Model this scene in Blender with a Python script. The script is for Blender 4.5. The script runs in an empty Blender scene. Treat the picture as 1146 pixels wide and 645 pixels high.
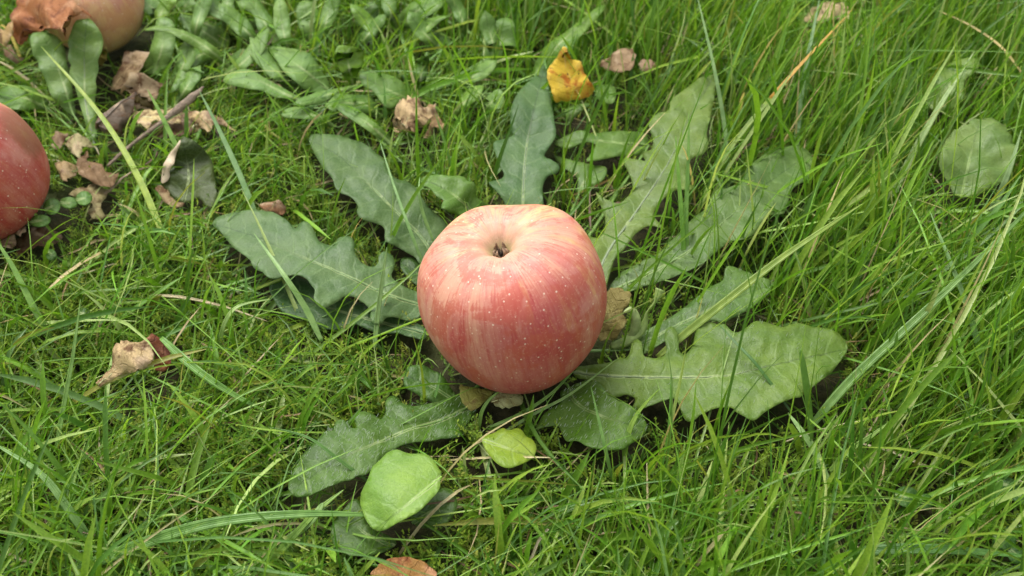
import bpy, bmesh, math, random
import numpy as np
from mathutils import Vector, Matrix, noise
from mathutils.geometry import delaunay_2d_cdt

random.seed(7)
rng = np.random.default_rng(11)
scene = bpy.context.scene
COL = scene.collection

# ------------------------------------------------------------------ camera, sky, sun, exposure
PITCH = math.radians(46.0)          # camera looks down at the turf
HFOV = math.radians(54.0)
CAM = Vector((0.0, -0.302, 0.353))
cam_data = bpy.data.cameras.new("camera")
cam_data.sensor_width = 36.0
cam_data.sensor_fit = 'HORIZONTAL'
cam_data.angle_x = HFOV
cam_data.clip_start = 0.01
cam_data.clip_end = 200.0
cam_data.dof.use_dof = True
cam_data.dof.focus_distance = 0.415
cam_data.dof.aperture_fstop = 13.0
cam = bpy.data.objects.new("camera", cam_data)
cam.location = CAM
cam.rotation_euler = (math.pi / 2 - PITCH, 0, 0)
COL.objects.link(cam)
scene.camera = cam

SUN_EL, SUN_AZ = math.radians(62), math.radians(-38)     # azimuth measured from +Y towards +X
world = bpy.data.worlds.new("World")
scene.world = world
world.use_nodes = True
wn, wl = world.node_tree.nodes, world.node_tree.links
wn.clear()
sky = wn.new('ShaderNodeTexSky')
sky.sky_type = 'NISHITA'
sky.sun_disc = False
sky.sun_elevation = SUN_EL
sky.sun_rotation = SUN_AZ
sky.dust_density = 4.0
sky.ozone_density = 0.6
hs = wn.new('ShaderNodeHueSaturation')
hs.inputs['Saturation'].default_value = 0.12            # overcast: the sky is nearly white
bg = wn.new('ShaderNodeBackground')
bg.inputs['Strength'].default_value = 0.15
wo = wn.new('ShaderNodeOutputWorld')
wl.new(sky.outputs[0], hs.inputs['Color'])
wl.new(hs.outputs[0], bg.inputs['Color'])
wl.new(bg.outputs[0], wo.inputs['Surface'])

sun_d = bpy.data.lights.new("sun", 'SUN')
sun_d.energy = 1.05
sun_d.angle = math.radians(35)
sun_d.color = (1.0, 0.965, 0.90)
sun = bpy.data.objects.new("sun", sun_d)
sdir = Vector((math.sin(SUN_AZ) * math.cos(SUN_EL), math.cos(SUN_AZ) * math.cos(SUN_EL), math.sin(SUN_EL)))
sun.rotation_euler = sdir.to_track_quat('Z', 'Y').to_euler()
sun.location = sdir * 3
COL.objects.link(sun)

scene.view_settings.view_transform = 'Standard'
scene.view_settings.look = 'None'
scene.view_settings.gamma = 1.0
scene.view_settings.use_curve_mapping = False
scene.view_settings.exposure = 1.06

# ------------------------------------------------------------------ helpers
FPX = 573.0 / math.tan(HFOV / 2)
FW = Vector((0, math.cos(PITCH), -math.sin(PITCH)))
UP = Vector((0, math.sin(PITCH), math.cos(PITCH)))
def at(px, py, z):
    """point of the turf seen at photograph position (px, py), at its own real height z"""
    d = FW + Vector((1, 0, 0)) * ((px - 573.0) / FPX) + UP * ((322.5 - py) / FPX)
    return CAM + d * ((z - CAM.z) / d.z)
def crop(x0, y0, s, pts):
    return [(x0 + x / s, y0 + y / s) for x, y in pts]

def new_obj(name, mesh, mat=None, parent=None, label=None, cat=None, group=None, kind=None, color=None):
    o = bpy.data.objects.new(name, mesh)
    COL.objects.link(o)
    if mat is not None and mesh is not None:
        mesh.materials.append(mat)
    if parent is not None:
        o.parent = parent
    tag(o, label, cat, group, kind)
    if color is not None:
        o.color = (*color, 1.0)
    return o
def tag(o, label=None, cat=None, group=None, kind=None):
    if label: o["label"] = label
    if cat: o["category"] = cat
    if group: o["group"] = group
    if kind: o["kind"] = kind
def empty(name, loc, label, cat, group=None):
    o = new_obj(name, None, None, None, label, cat, group)
    o.location = loc
    o.empty_display_size = 0.01
    return o
def child_of(o, parent):
    """parent that keeps world coordinates of the mesh (parents carry a plain translation)"""
    o.parent = parent
    o.matrix_parent_inverse = Matrix.Translation(parent.location).inverted()

def mesh_from(name, verts, faces, smooth=True):
    m = bpy.data.meshes.new(name)
    m.from_pydata([tuple(v) for v in verts], [], faces)
    m.update()
    if smooth:
        m.polygons.foreach_set("use_smooth", [True] * len(m.polygons))
    return m
def vec_attr(mesh, name, data):
    a = mesh.attributes.new(name, 'FLOAT_VECTOR', 'POINT')
    a.data.foreach_set("vector", np.asarray(data, dtype=np.float32).ravel())
def catmull(pts, n, closed=False):
    P = [Vector(p) for p in pts]
    out = []
    N = len(P)
    segs = N if closed else N - 1
    for i in range(segs):
        if closed:
            p0, p1, p2, p3 = P[(i - 1) % N], P[i], P[(i + 1) % N], P[(i + 2) % N]
        else:
            p0, p1, p2, p3 = P[max(i - 1, 0)], P[i], P[i + 1], P[min(i + 2, N - 1)]
        for k in range(n):
            t = k / n
            out.append(0.5 * ((2 * p1) + (p2 - p0) * t + (2 * p0 - 5 * p1 + 4 * p2 - p3) * t * t + (3 * p1 - p0 - 3 * p2 + p3) * t ** 3))
    if not closed:
        out.append(P[-1])
    return out
def tube(path, radii, sides=8, flat=1.0):
    """tapered tube along a path; flat squeezes it vertically"""
    verts, faces = [], []
    n = len(path)
    for i, p in enumerate(path):
        t = (path[min(i + 1, n - 1)] - path[max(i - 1, 0)]).normalized()
        side = t.cross(Vector((0, 0, 1)))
        if side.length < 1e-4: side = Vector((1, 0, 0))
        side.normalize()
        nn = side.cross(t)
        for k in range(sides):
            a = 2 * math.pi * k / sides
            verts.append(p + side * (math.cos(a) * radii[i]) + nn * (math.sin(a) * radii[i] * flat))
    for i in range(n - 1):
        for k in range(sides):
            a, b = i * sides + k, i * sides + (k + 1) % sides
            faces.append((a, b, b + sides, a + sides))
    faces.append(tuple(range(sides - 1, -1, -1)))
    faces.append(tuple(range((n - 1) * sides, n * sides)))
    return verts, faces

# ------------------------------------------------------------------ materials
class NT:
    def __init__(s, name):
        s.m = bpy.data.materials.new(name)
        s.m.use_nodes = True
        s.n, s.l = s.m.node_tree.nodes, s.m.node_tree.links
        s.n.clear()
        s.out = s.n.new('ShaderNodeOutputMaterial')
    def node(s, t, **kw):
        nd = s.n.new(t)
        for k, v in kw.items(): setattr(nd, k, v)
        return nd
    def put(s, sock, v):
        if isinstance(v, bpy.types.NodeSocket): s.l.new(v, sock)
        elif v is not None: sock.default_value = v
    def math(s, op, a, b=None, c=None, clamp=False):
        nd = s.node('ShaderNodeMath', operation=op, use_clamp=clamp)
        s.put(nd.inputs[0], a)
        if b is not None: s.put(nd.inputs[1], b)
        if c is not None: s.put(nd.inputs[2], c)
        return nd.outputs[0]
    def mix(s, f, a, b, blend='MIX'):
        nd = s.node('ShaderNodeMix', data_type='RGBA', blend_type=blend)
        s.put(nd.inputs[0], f)
        s.put(nd.inputs[6], (*a, 1) if isinstance(a, tuple) and len(a) == 3 else a)
        s.put(nd.inputs[7], (*b, 1) if isinstance(b, tuple) and len(b) == 3 else b)
        return nd.outputs[2]
    def noise(s, vec, scale, detail=3, rough=0.55, dist=0.0):
        nd = s.node('ShaderNodeTexNoise')
        if vec is not None: s.put(nd.inputs['Vector'], vec)
        nd.inputs['Scale'].default_value = scale
        nd.inputs['Detail'].default_value = detail
        nd.inputs['Roughness'].default_value = rough
        nd.inputs['Distortion'].default_value = dist
        return nd.outputs[0]
    def step(s, x, lo, hi, a=0.0, b=1.0):
        nd = s.node('ShaderNodeMapRange', interpolation_type='SMOOTHSTEP')
        s.put(nd.inputs[0], x)
        nd.inputs[1].default_value, nd.inputs[2].default_value = lo, hi
        nd.inputs[3].default_value, nd.inputs[4].default_value = a, b
        return nd.outputs[0]
    def attr(s, name, typ='GEOMETRY'):
        return s.node('ShaderNodeAttribute', attribute_name=name, attribute_type=typ)
    def sep(s, vec):
        nd = s.node('ShaderNodeSeparateXYZ'); s.put(nd.inputs[0], vec); return nd.outputs
    def comb(s, x, y, z):
        nd = s.node('ShaderNodeCombineXYZ')
        for i, v in enumerate((x, y, z)): s.put(nd.inputs[i], v)
        return nd.outputs[0]
    def obj_coord(s):
        return s.node('ShaderNodeTexCoord').outputs['Object']
    def geo_pos(s):
        return s.node('ShaderNodeNewGeometry').outputs['Position']
    def bump(s, h, strength, dist):
        nd = s.node('ShaderNodeBump')
        nd.inputs['Strength'].default_value = strength
        nd.inputs['Distance'].default_value = dist
        s.put(nd.inputs['Height'], h)
        return nd.outputs[0]
    def finish(s, color, rough=0.5, normal=None, spec=0.5, transl=0.0, tcol=None, coat=0.0, sss=0.0):
        b = s.node('ShaderNodeBsdfPrincipled')
        s.put(b.inputs['Base Color'], (*color, 1) if isinstance(color, tuple) else color)
        s.put(b.inputs['Roughness'], rough)
        b.inputs['Specular IOR Level'].default_value = spec
        b.inputs['Coat Weight'].default_value = coat
        b.inputs['Coat Roughness'].default_value = 0.25
        if sss:
            b.inputs['Subsurface Weight'].default_value = sss
            b.inputs['Subsurface Radius'].default_value = (0.6, 0.35, 0.2)
            b.inputs['Subsurface Scale'].default_value = 0.004
        if normal is not None: s.l.new(normal, b.inputs['Normal'])
        if transl:
            t = s.node('ShaderNodeBsdfTranslucent')
            s.put(t.inputs['Color'], tcol if tcol is not None else ((*color, 1) if isinstance(color, tuple) else color))
            mx = s.node('ShaderNodeMixShader')
            mx.inputs[0].default_value = transl
            s.l.new(b.outputs[0], mx.inputs[1]); s.l.new(t.outputs[0], mx.inputs[2])
            s.l.new(mx.outputs[0], s.out.inputs[0])
        else:
            s.l.new(b.outputs[0], s.out.inputs[0])
        return s.m

def mat_grass():
    n = NT("grass_blade_green")
    col = n.attr("tint").outputs['Color']
    fine = n.noise(n.geo_pos(), 900, 2)
    c = n.mix(n.step(fine, 0.3, 0.7), n.mix(1.0, col, (0.82, 0.86, 0.8), 'MULTIPLY'), n.mix(1.0, col, (1.12, 1.08, 1.1), 'MULTIPLY'))
    tc = n.mix(1.0, c, (1.25, 1.3, 0.6), 'MULTIPLY')
    return n.finish(c, 0.40, None, 0.42, 0.34, tc)

def mat_blade():
    """single big blades: object colour with lengthwise ribs; luv.x along, luv.y across"""
    n = NT("long_grass_blade")
    oc = n.node('ShaderNodeObjectInfo').outputs['Color']
    x, y, z = n.sep(n.attr("luv").outputs['Vector'])
    rib = n.math('SINE', n.math('MULTIPLY', y, 9000.0))
    ns = n.noise(n.geo_pos(), 260, 3)
    c = n.mix(n.step(ns, 0.35, 0.7), n.mix(1.0, oc, (0.8, 0.85, 0.8), 'MULTIPLY'), n.mix(1.0, oc, (1.15, 1.1, 1.2), 'MULTIPLY'))
    c = n.mix(n.math('MULTIPLY', n.step(rib, 0.2, 1.0), 0.25), c, n.mix(1.0, c, (1.35, 1.25, 1.5), 'MULTIPLY'))
    tc = n.mix(1.0, c, (1.25, 1.25, 0.6), 'MULTIPLY')
    return n.finish(c, 0.4, n.bump(rib, 0.3, 0.0002), 0.45, 0.25, tc)

def mat_leaf():
    """live broad leaves: object colour, branching side veins, puckered skin"""
    n = NT("broad_leaf_green")
    oc = n.node('ShaderNodeObjectInfo').outputs['Color']
    rnd = n.node('ShaderNodeObjectInfo').outputs['Random']
    u, v, ln = n.sep(n.attr("luv").outputs['Vector'])
    P = n.geo_pos()
    wob = n.math('MULTIPLY', n.math('SUBTRACT', n.noise(P, 130, 2), 0.5), 0.005)
    av = n.math('ABSOLUTE', v)
    s = n.math('ADD', n.math('SUBTRACT', u, n.math('MULTIPLY', av, 0.55)), wob)
    fr = n.math('ABSOLUTE', n.math('SUBTRACT', n.math('FRACT', n.math('MULTIPLY', s, 125.0)), 0.5))
    vein = n.step(fr, 0.0, 0.13, 1.0, 0.0)
    vein = n.math('MULTIPLY', vein, n.step(av, 0.0, 0.012, 1.0, 0.3))
    vor = n.node('ShaderNodeTexVoronoi', feature='DISTANCE_TO_EDGE')
    n.put(vor.inputs['Vector'], P); vor.inputs['Scale'].default_value = 520
    net = n.step(vor.outputs['Distance'], 0.0, 0.12, 1.0, 0.0)
    big = n.noise(P, 55, 4, 0.6)
    mid = n.noise(P, 240, 4, 0.65)
    fine = n.noise(P, 1500, 2, 0.6)
    c = n.mix(n.step(big, 0.35, 0.68), n.mix(1.0, oc, (0.80, 0.86, 0.80), 'MULTIPLY'), n.mix(1.0, oc, (1.18, 1.10, 1.08), 'MULTIPLY'))
    c = n.mix(n.math('MULTIPLY', n.step(mid, 0.42, 0.72), 0.4), c, n.mix(1.0, c, (1.3, 1.22, 1.3), 'MULTIPLY'))
    c = n.mix(n.math('MULTIPLY', n.step(fine, 0.54, 0.70), 0.5), c, n.mix(1.0, c, (0.55, 0.60, 0.55), 'MULTIPLY'))
    c = n.mix(n.math('MULTIPLY', vein, 0.34), c, n.mix(0.45, c, (0.34, 0.46, 0.20)))
    c = n.mix(n.math('MULTIPLY', net, 0.16), c, n.mix(0.5, c, (0.30, 0.42, 0.22)))
    # a few small holes / brown flecks
    fl = n.noise(n.node('ShaderNodeVectorMath', operation='ADD').outputs[0], 10) if False else n.noise(P, 330, 1, 0.4)
    c = n.mix(n.math('MULTIPLY', n.step(fl, 0.80, 0.84), 0.7), c, (0.20, 0.15, 0.06))
    # midrib: pale and raised near the base, a thin dark furrow towards the tip
    rw = n.math('ADD', n.math('MULTIPLY', n.math('SUBTRACT', 1.0, ln), 0.0006), 0.00025)
    onrib = n.step(n.math('DIVIDE', av, rw), 0.7, 1.3, 1.0, 0.0)
    c = n.mix(n.math('MULTIPLY', onrib, n.step(ln, 0.45, 0.75, 0.75, 0.0)), c, n.mix(0.75, c, (0.38, 0.46, 0.20)))
    c = n.mix(n.math('MULTIPLY', onrib, n.step(ln, 0.45, 0.75, 0.0, 0.55)), c, n.mix(1.0, c, (0.45, 0.5, 0.4), 'MULTIPLY'))
    h = n.math('ADD', n.math('MULTIPLY', mid, 0.8), n.math('ADD', n.math('MULTIPLY', vein, -0.30), n.math('MULTIPLY', net, -0.12)))
    tc = n.mix(1.0, c, (1.3, 1.35, 0.5), 'MULTIPLY')
    ro = n.step(big, 0.3, 0.7, 0.34, 0.46)
    return n.finish(c, ro, n.bump(h, 0.6, 0.0008), 0.30, 0.24, tc)

def mat_plain(name, rough=0.5, var=0.2, scale=300, transl=0.0, bump=0.3, bd=0.0004):
    n = NT(name)
    oc = n.node('ShaderNodeObjectInfo').outputs['Color']
    ns = n.noise(n.geo_pos(), scale, 4, 0.6)
    c = n.mix(n.step(ns, 0.3, 0.7), n.mix(1.0, oc, (1 - var,) * 3, 'MULTIPLY'), n.mix(1.0, oc, (1 + var,) * 3, 'MULTIPLY'))
    return n.finish(c, rough, n.bump(ns, bump, bd), 0.4, transl)

def mat_dead(name, dark, pale, spot=0.0, lo=0.46):
    """withered leaf: object colour mottled to `dark` and `pale`, with a net of veins"""
    n = NT(name)
    oc = n.node('ShaderNodeObjectInfo').outputs['Color']
    u, v, ln = n.sep(n.attr("luv").outputs['Vector'])
    P = n.geo_pos()
    av = n.math('ABSOLUTE', v)
    wob = n.math('MULTIPLY', n.math('SUBTRACT', n.noise(P, 150, 2), 0.5), 0.004)
    s = n.math('ADD', n.math('SUBTRACT', u, n.math('MULTIPLY', av, 0.8)), wob)
    fr = n.math('ABSOLUTE', n.math('SUBTRACT', n.math('FRACT', n.math('MULTIPLY', s, 190.0)), 0.5))
    vein = n.step(fr, 0.0, 0.09, 1.0, 0.0)
    vor = n.node('ShaderNodeTexVoronoi', feature='DISTANCE_TO_EDGE')
    n.put(vor.inputs['Vector'], P); vor.inputs['Scale'].default_value = 650
    net = n.step(vor.outputs['Distance'], 0.0, 0.10, 1.0, 0.0)
    big = n.noise(P, 110, 5, 0.65)
    fine = n.noise(P, 700, 3, 0.6)
    c = n.mix(n.step(big, lo, lo + 0.18), oc, dark)
    c = n.mix(n.math('MULTIPLY', n.step(n.noise(P, 85, 4, 0.6, 0.6), 0.52, 0.7), 0.7), c, pale)
    c = n.mix(n.math('MULTIPLY', n.step(fine, 0.5, 0.75), 0.35), c, n.mix(1.0, c, (0.6, 0.55, 0.5), 'MULTIPLY'))
    c = n.mix(n.math('MULTIPLY', vein, 0.35), c, n.mix(1.0, c, (0.6, 0.5, 0.42), 'MULTIPLY'))
    c = n.mix(n.math('MULTIPLY', net, 0.2), c, n.mix(1.0, c, (0.6, 0.52, 0.45), 'MULTIPLY'))
    if spot:
        sp = n.noise(P, 420, 2, 0.4)
        c = n.mix(n.step(sp, 0.69, 0.75), c, (0.05, 0.03, 0.012))
    h = n.math('ADD', fine, n.math('ADD', n.math('MULTIPLY', vein, -0.7), n.math('MULTIPLY', net, -0.3)))
    return n.finish(c, 0.6, n.bump(h, 0.7, 0.0006), 0.3, 0.30)

def mat_moss():
    n = NT("moss_green")
    col = n.attr("tint").outputs['Color']
    return n.finish(col, 0.6, None, 0.25, 0.3)

def mat_ground():
    n = NT("soil_and_thatch")
    P = n.geo_pos()
    x, y, z = n.sep(P)
    r = n.math('SQRT', n.math('ADD', n.math('MULTIPLY', x, x), n.math('MULTIPLY', y, y)))
    a = n.noise(P, 160, 5, 0.65)
    b = n.noise(P, 35, 4, 0.6)
    c = n.mix(n.step(a, 0.35, 0.68), (0.018, 0.018, 0.007), (0.055, 0.048, 0.020))
    c = n.mix(n.math('MULTIPLY', n.step(b, 0.4, 0.65), 0.6), c, (0.035, 0.055, 0.010))
    far = n.mix(n.step(n.noise(P, 9, 6, 0.7), 0.3, 0.7), (0.05, 0.11, 0.015), (0.11, 0.19, 0.035))
    c = n.mix(n.step(r, 0.9, 1.5), c, far)
    return n.finish(c, 0.9, n.bump(a, 0.8, 0.004), 0.2)

def mat_apple(name, red, pale, blush, yellow_dir, dark=0.80, bruise=None, blotch=0.68):
    """striped ripe skin. 'skin' attribute: (cos t, sin t, s) with s = 0 at the stem and 1 at the calyx"""
    n = NT(name)
    sk = n.attr("skin").outputs['Vector']
    cx, cy, s = n.sep(sk)
    O = n.obj_coord()
    def streak(k, zf, detail, seed):
        return n.noise(n.comb(n.math('MULTIPLY', cx, k), n.math('MULTIPLY', cy, k), n.math('ADD', n.math('MULTIPLY', s, zf), seed)), 1.0, detail, 0.65, 0.25)
    s1, s2, s3 = streak(7, 3.6, 6, 3.1), streak(34, 14.0, 5, 9.7), streak(4, 4.5, 4, 1.7)
    big = n.noise(O, 34, 4, 0.6, 0.5)
    # skin reddens along the blush direction, in uneven patches
    d = n.node('ShaderNodeVectorMath', operation='DOT_PRODUCT')
    n.put(d.inputs[0], O); d.inputs[1].default_value = blush
    bl = n.math('ADD', d.outputs['Value'], n.math('MULTIPLY', n.math('SUBTRACT', big, 0.5), 3.2))
    f = n.math('ADD', bl, n.math('MULTIPLY', n.math('SUBTRACT', s1, 0.5), 2.6))
    f = n.math('ADD', f, n.math('MULTIPLY', n.math('SUBTRACT', s2, 0.5), 1.5))
    c = n.mix(n.step(f, -0.9, 0.9), pale, red)
    # soft pink bloom between the stripes
    c = n.mix(n.math('MULTIPLY', n.step(s3, 0.42, 0.66), 0.55), c, (0.60, 0.19, 0.165))
    # crisp fine streaks
    c = n.mix(n.math('MULTIPLY', n.step(s2, 0.53, 0.64), 0.45), c, n.mix(1.0, c, (0.86, 0.48, 0.45), 'MULTIPLY'))
    # yellow ground colour
    d2 = n.node('ShaderNodeVectorMath', operation='DOT_PRODUCT')
    n.put(d2.inputs[0], O); d2.inputs[1].default_value = yellow_dir
    yf = n.math('ADD', d2.outputs['Value'], n.math('MULTIPLY', n.math('SUBTRACT', s1, 0.5), 2.6))
    yf = n.math('ADD', yf, n.math('MULTIPLY', n.math('SUBTRACT', n.noise(O, 48, 3, 0.6), 0.5), 2.0))
    c = n.mix(n.math('MULTIPLY', n.step(yf, 0.05, 0.85), 0.66), c, (0.78, 0.50, 0.20))
    # deeper red-orange flushes
    pt = n.noise(O, 58, 5, 0.68, 0.8)
    c = n.mix(n.math('MULTIPLY', n.step(n.math('ADD', pt, n.math('MULTIPLY', n.math('SUBTRACT', s2, 0.5), 0.25)), 0.485, 0.60), blotch), c, (0.53, 0.100, 0.062))
    c = n.mix(n.math('MULTIPLY', n.step(n.noise(O, 45, 4, 0.6, 0.5), 0.60, 0.72), 0.5), c, (0.70, 0.34, 0.27))
    # russet and paleness in the calyx basin
    c = n.mix(n.math('MULTIPLY', n.step(s, 0.66, 0.80), 0.45), c, (0.76, 0.50, 0.33))
    c = n.mix(n.math('MULTIPLY', n.step(n.math('ADD', s, n.math('MULTIPLY', n.math('SUBTRACT', s2, 0.5), 0.16)), 0.775, 0.90), 0.85), c, (0.36, 0.32, 0.13))
    c = n.mix(n.math('MULTIPLY', n.step(s, 0.88, 0.95), 0.8), c, (0.10, 0.075, 0.04))
    # fine flecks and pale lenticels
    fl = n.noise(O, 900, 2, 0.5)
    c = n.mix(n.math('MULTIPLY', n.step(fl, 0.56, 0.70), 0.22), c, (0.85, 0.52, 0.38))
    v = n.node('ShaderNodeTexVoronoi', feature='F1')
    n.put(v.inputs['Vector'], O); v.inputs['Scale'].default_value = 340
    v.inputs['Randomness'].default_value = 1.0
    dots = n.step(v.outputs['Distance'], 0.09, 0.17, 1.0, 0.0)
    vs = n.sep(v.outputs['Color'])[0]
    dots = n.math('MULTIPLY', dots, n.step(vs, 0.28, 0.5))
    c = n.mix(n.math('MULTIPLY', dots, n.step(s, 0.55, 0.8, 0.85, 0.12)), c, (0.86, 0.66, 0.52))
    if bruise:
        bd = n.node('ShaderNodeVectorMath', operation='DISTANCE')
        n.put(bd.inputs[0], O); bd.inputs[1].default_value = bruise
        bf = n.math('ADD', bd.outputs['Value'], n.math('MULTIPLY', n.noise(O, 90, 3), 0.016))
        c = n.mix(n.step(bf, 0.018, 0.026, 0.7, 0.0), c, (0.24, 0.10, 0.045))
    # scuffs and tiny brown specks of a windfall
    c = n.mix(n.math('MULTIPLY', n.step(n.noise(O, 420, 3, 0.6), 0.70, 0.76), 0.5), c, (0.24, 0.10, 0.05))
    c = n.mix(1.0, c, (dark,) * 3, 'MULTIPLY')
    ro = n.step(n.noise(O, 160, 4, 0.6), 0.3, 0.7, 0.42, 0.60)
    h = n.math('ADD', n.noise(O, 300, 3), n.math('MULTIPLY', dots, 0.35))
    return n.finish(c, ro, n.bump(h, 0.10, 0.0006), 0.45, 0, None, 0.0, 0.12)

M_GRASS, M_BLADE, M_LEAF = mat_grass(), mat_blade(), mat_leaf()
M_RIB = mat_plain("leaf_rib", 0.5, 0.12, 500, 0.1)
M_STEM = mat_plain("plant_stalk", 0.5, 0.18, 400, 0.1)
M_HAIR = mat_plain("white_hairs", 0.5, 0.1, 500, 0.3)
M_BARK = mat_plain("twig_bark", 0.8, 0.4, 420, 0.0, 0.8, 0.0008)
M_BROWN = mat_dead("withered_brown_leaf", (0.15, 0.075, 0.032), (0.66, 0.50, 0.33))
M_ORANGE = mat_dead("withered_orange_leaf", (0.22, 0.070, 0.022), (0.55, 0.30, 0.15))
M_YELLOW = mat_dead("yellowed_leaf", (0.46, 0.14, 0.010), (0.60, 0.46, 0.08), 1.0, 0.475)
M_OLIVE = mat_dead("fading_leaf", (0.16, 0.12, 0.030), (0.42, 0.38, 0.13))
M_MOSS, M_GROUND = mat_moss(), mat_ground()
M_CALYX = mat_plain("dry_calyx", 0.8, 0.4, 800, 0.0, 0.6, 0.0004)

# ------------------------------------------------------------------ ground
def gz(x, y):
    return 0.0035 * math.sin(x * 23 + 1.3) * math.cos(y * 19 - 0.4) + 0.002 * math.sin(x * 51 - y * 44)
def gz_np(x, y):
    return 0.0035 * np.sin(x * 23 + 1.3) * np.cos(y * 19 - 0.4) + 0.002 * np.sin(x * 51 - y * 44)
half = np.concatenate([np.arange(0, 0.8, 0.01), np.geomspace(0.8, 30, 26)])
axis = np.concatenate([-half[:0:-1], half])
gx, gy = np.meshgrid(axis, axis + 0.0)
gzv = gz_np(gx, gy) * np.clip(2 - np.hypot(gx, gy), 0, 1) - 0.004
nA = len(axis)
gv = np.stack([gx.ravel(), gy.ravel(), gzv.ravel()], 1)
gf = [(j * nA + i, j * nA + i + 1, (j + 1) * nA + i + 1, (j + 1) * nA + i) for j in range(nA - 1) for i in range(nA - 1)]
new_obj("ground", mesh_from("ground", gv, gf), M_GROUND, kind="structure")

# clearance field: how high the turf may stand at each spot so that it grows round the leaves and fruit
CELL = 0.002
GX0, GY0, GW, GH = -0.5, -0.26, 500, 400
CLEAR = np.full((GH, GW), 9.0)
STRICT = np.zeros((GH, GW), dtype=np.float32)
COVER = np.zeros((GH, GW), dtype=np.float32)          # height of the broad leaves over this cell
def seed_clear(x, y, z, slack):
    i = ((np.asarray(x) - GX0) / CELL).astype(int); j = ((np.asarray(y) - GY0) / CELL).astype(int)
    ok = (i >= 0) & (i < GW) & (j >= 0) & (j < GH)
    np.minimum.at(CLEAR, (j[ok], i[ok]), (np.asarray(z) + slack)[ok])
    np.maximum.at(COVER, (j[ok], i[ok]), np.asarray(z, dtype=np.float32)[ok])
    if slack < 0.0045: np.maximum.at(STRICT, (j[ok], i[ok]), np.asarray(z, dtype=np.float32)[ok])
def seed_mesh(verts, faces, slack):
    V = np.array([tuple(v) for v in verts]); 
    T = np.array([(f[0], f[1], f[2]) for f in faces] + [(f[0], f[2], f[3]) for f in faces if len(f) == 4])
    A, B, C = V[T[:, 0]], V[T[:, 1]], V[T[:, 2]]
    for a, b in ((.33, .33), (.6, .2), (.2, .6), (.2, .2), (.05, .05), (.9, .05), (.05, .9), (.48, .48)):
        p = A * (1 - a - b) + B * a + C * b
        seed_clear(p[:, 0], p[:, 1], p[:, 2], slack)

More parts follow.
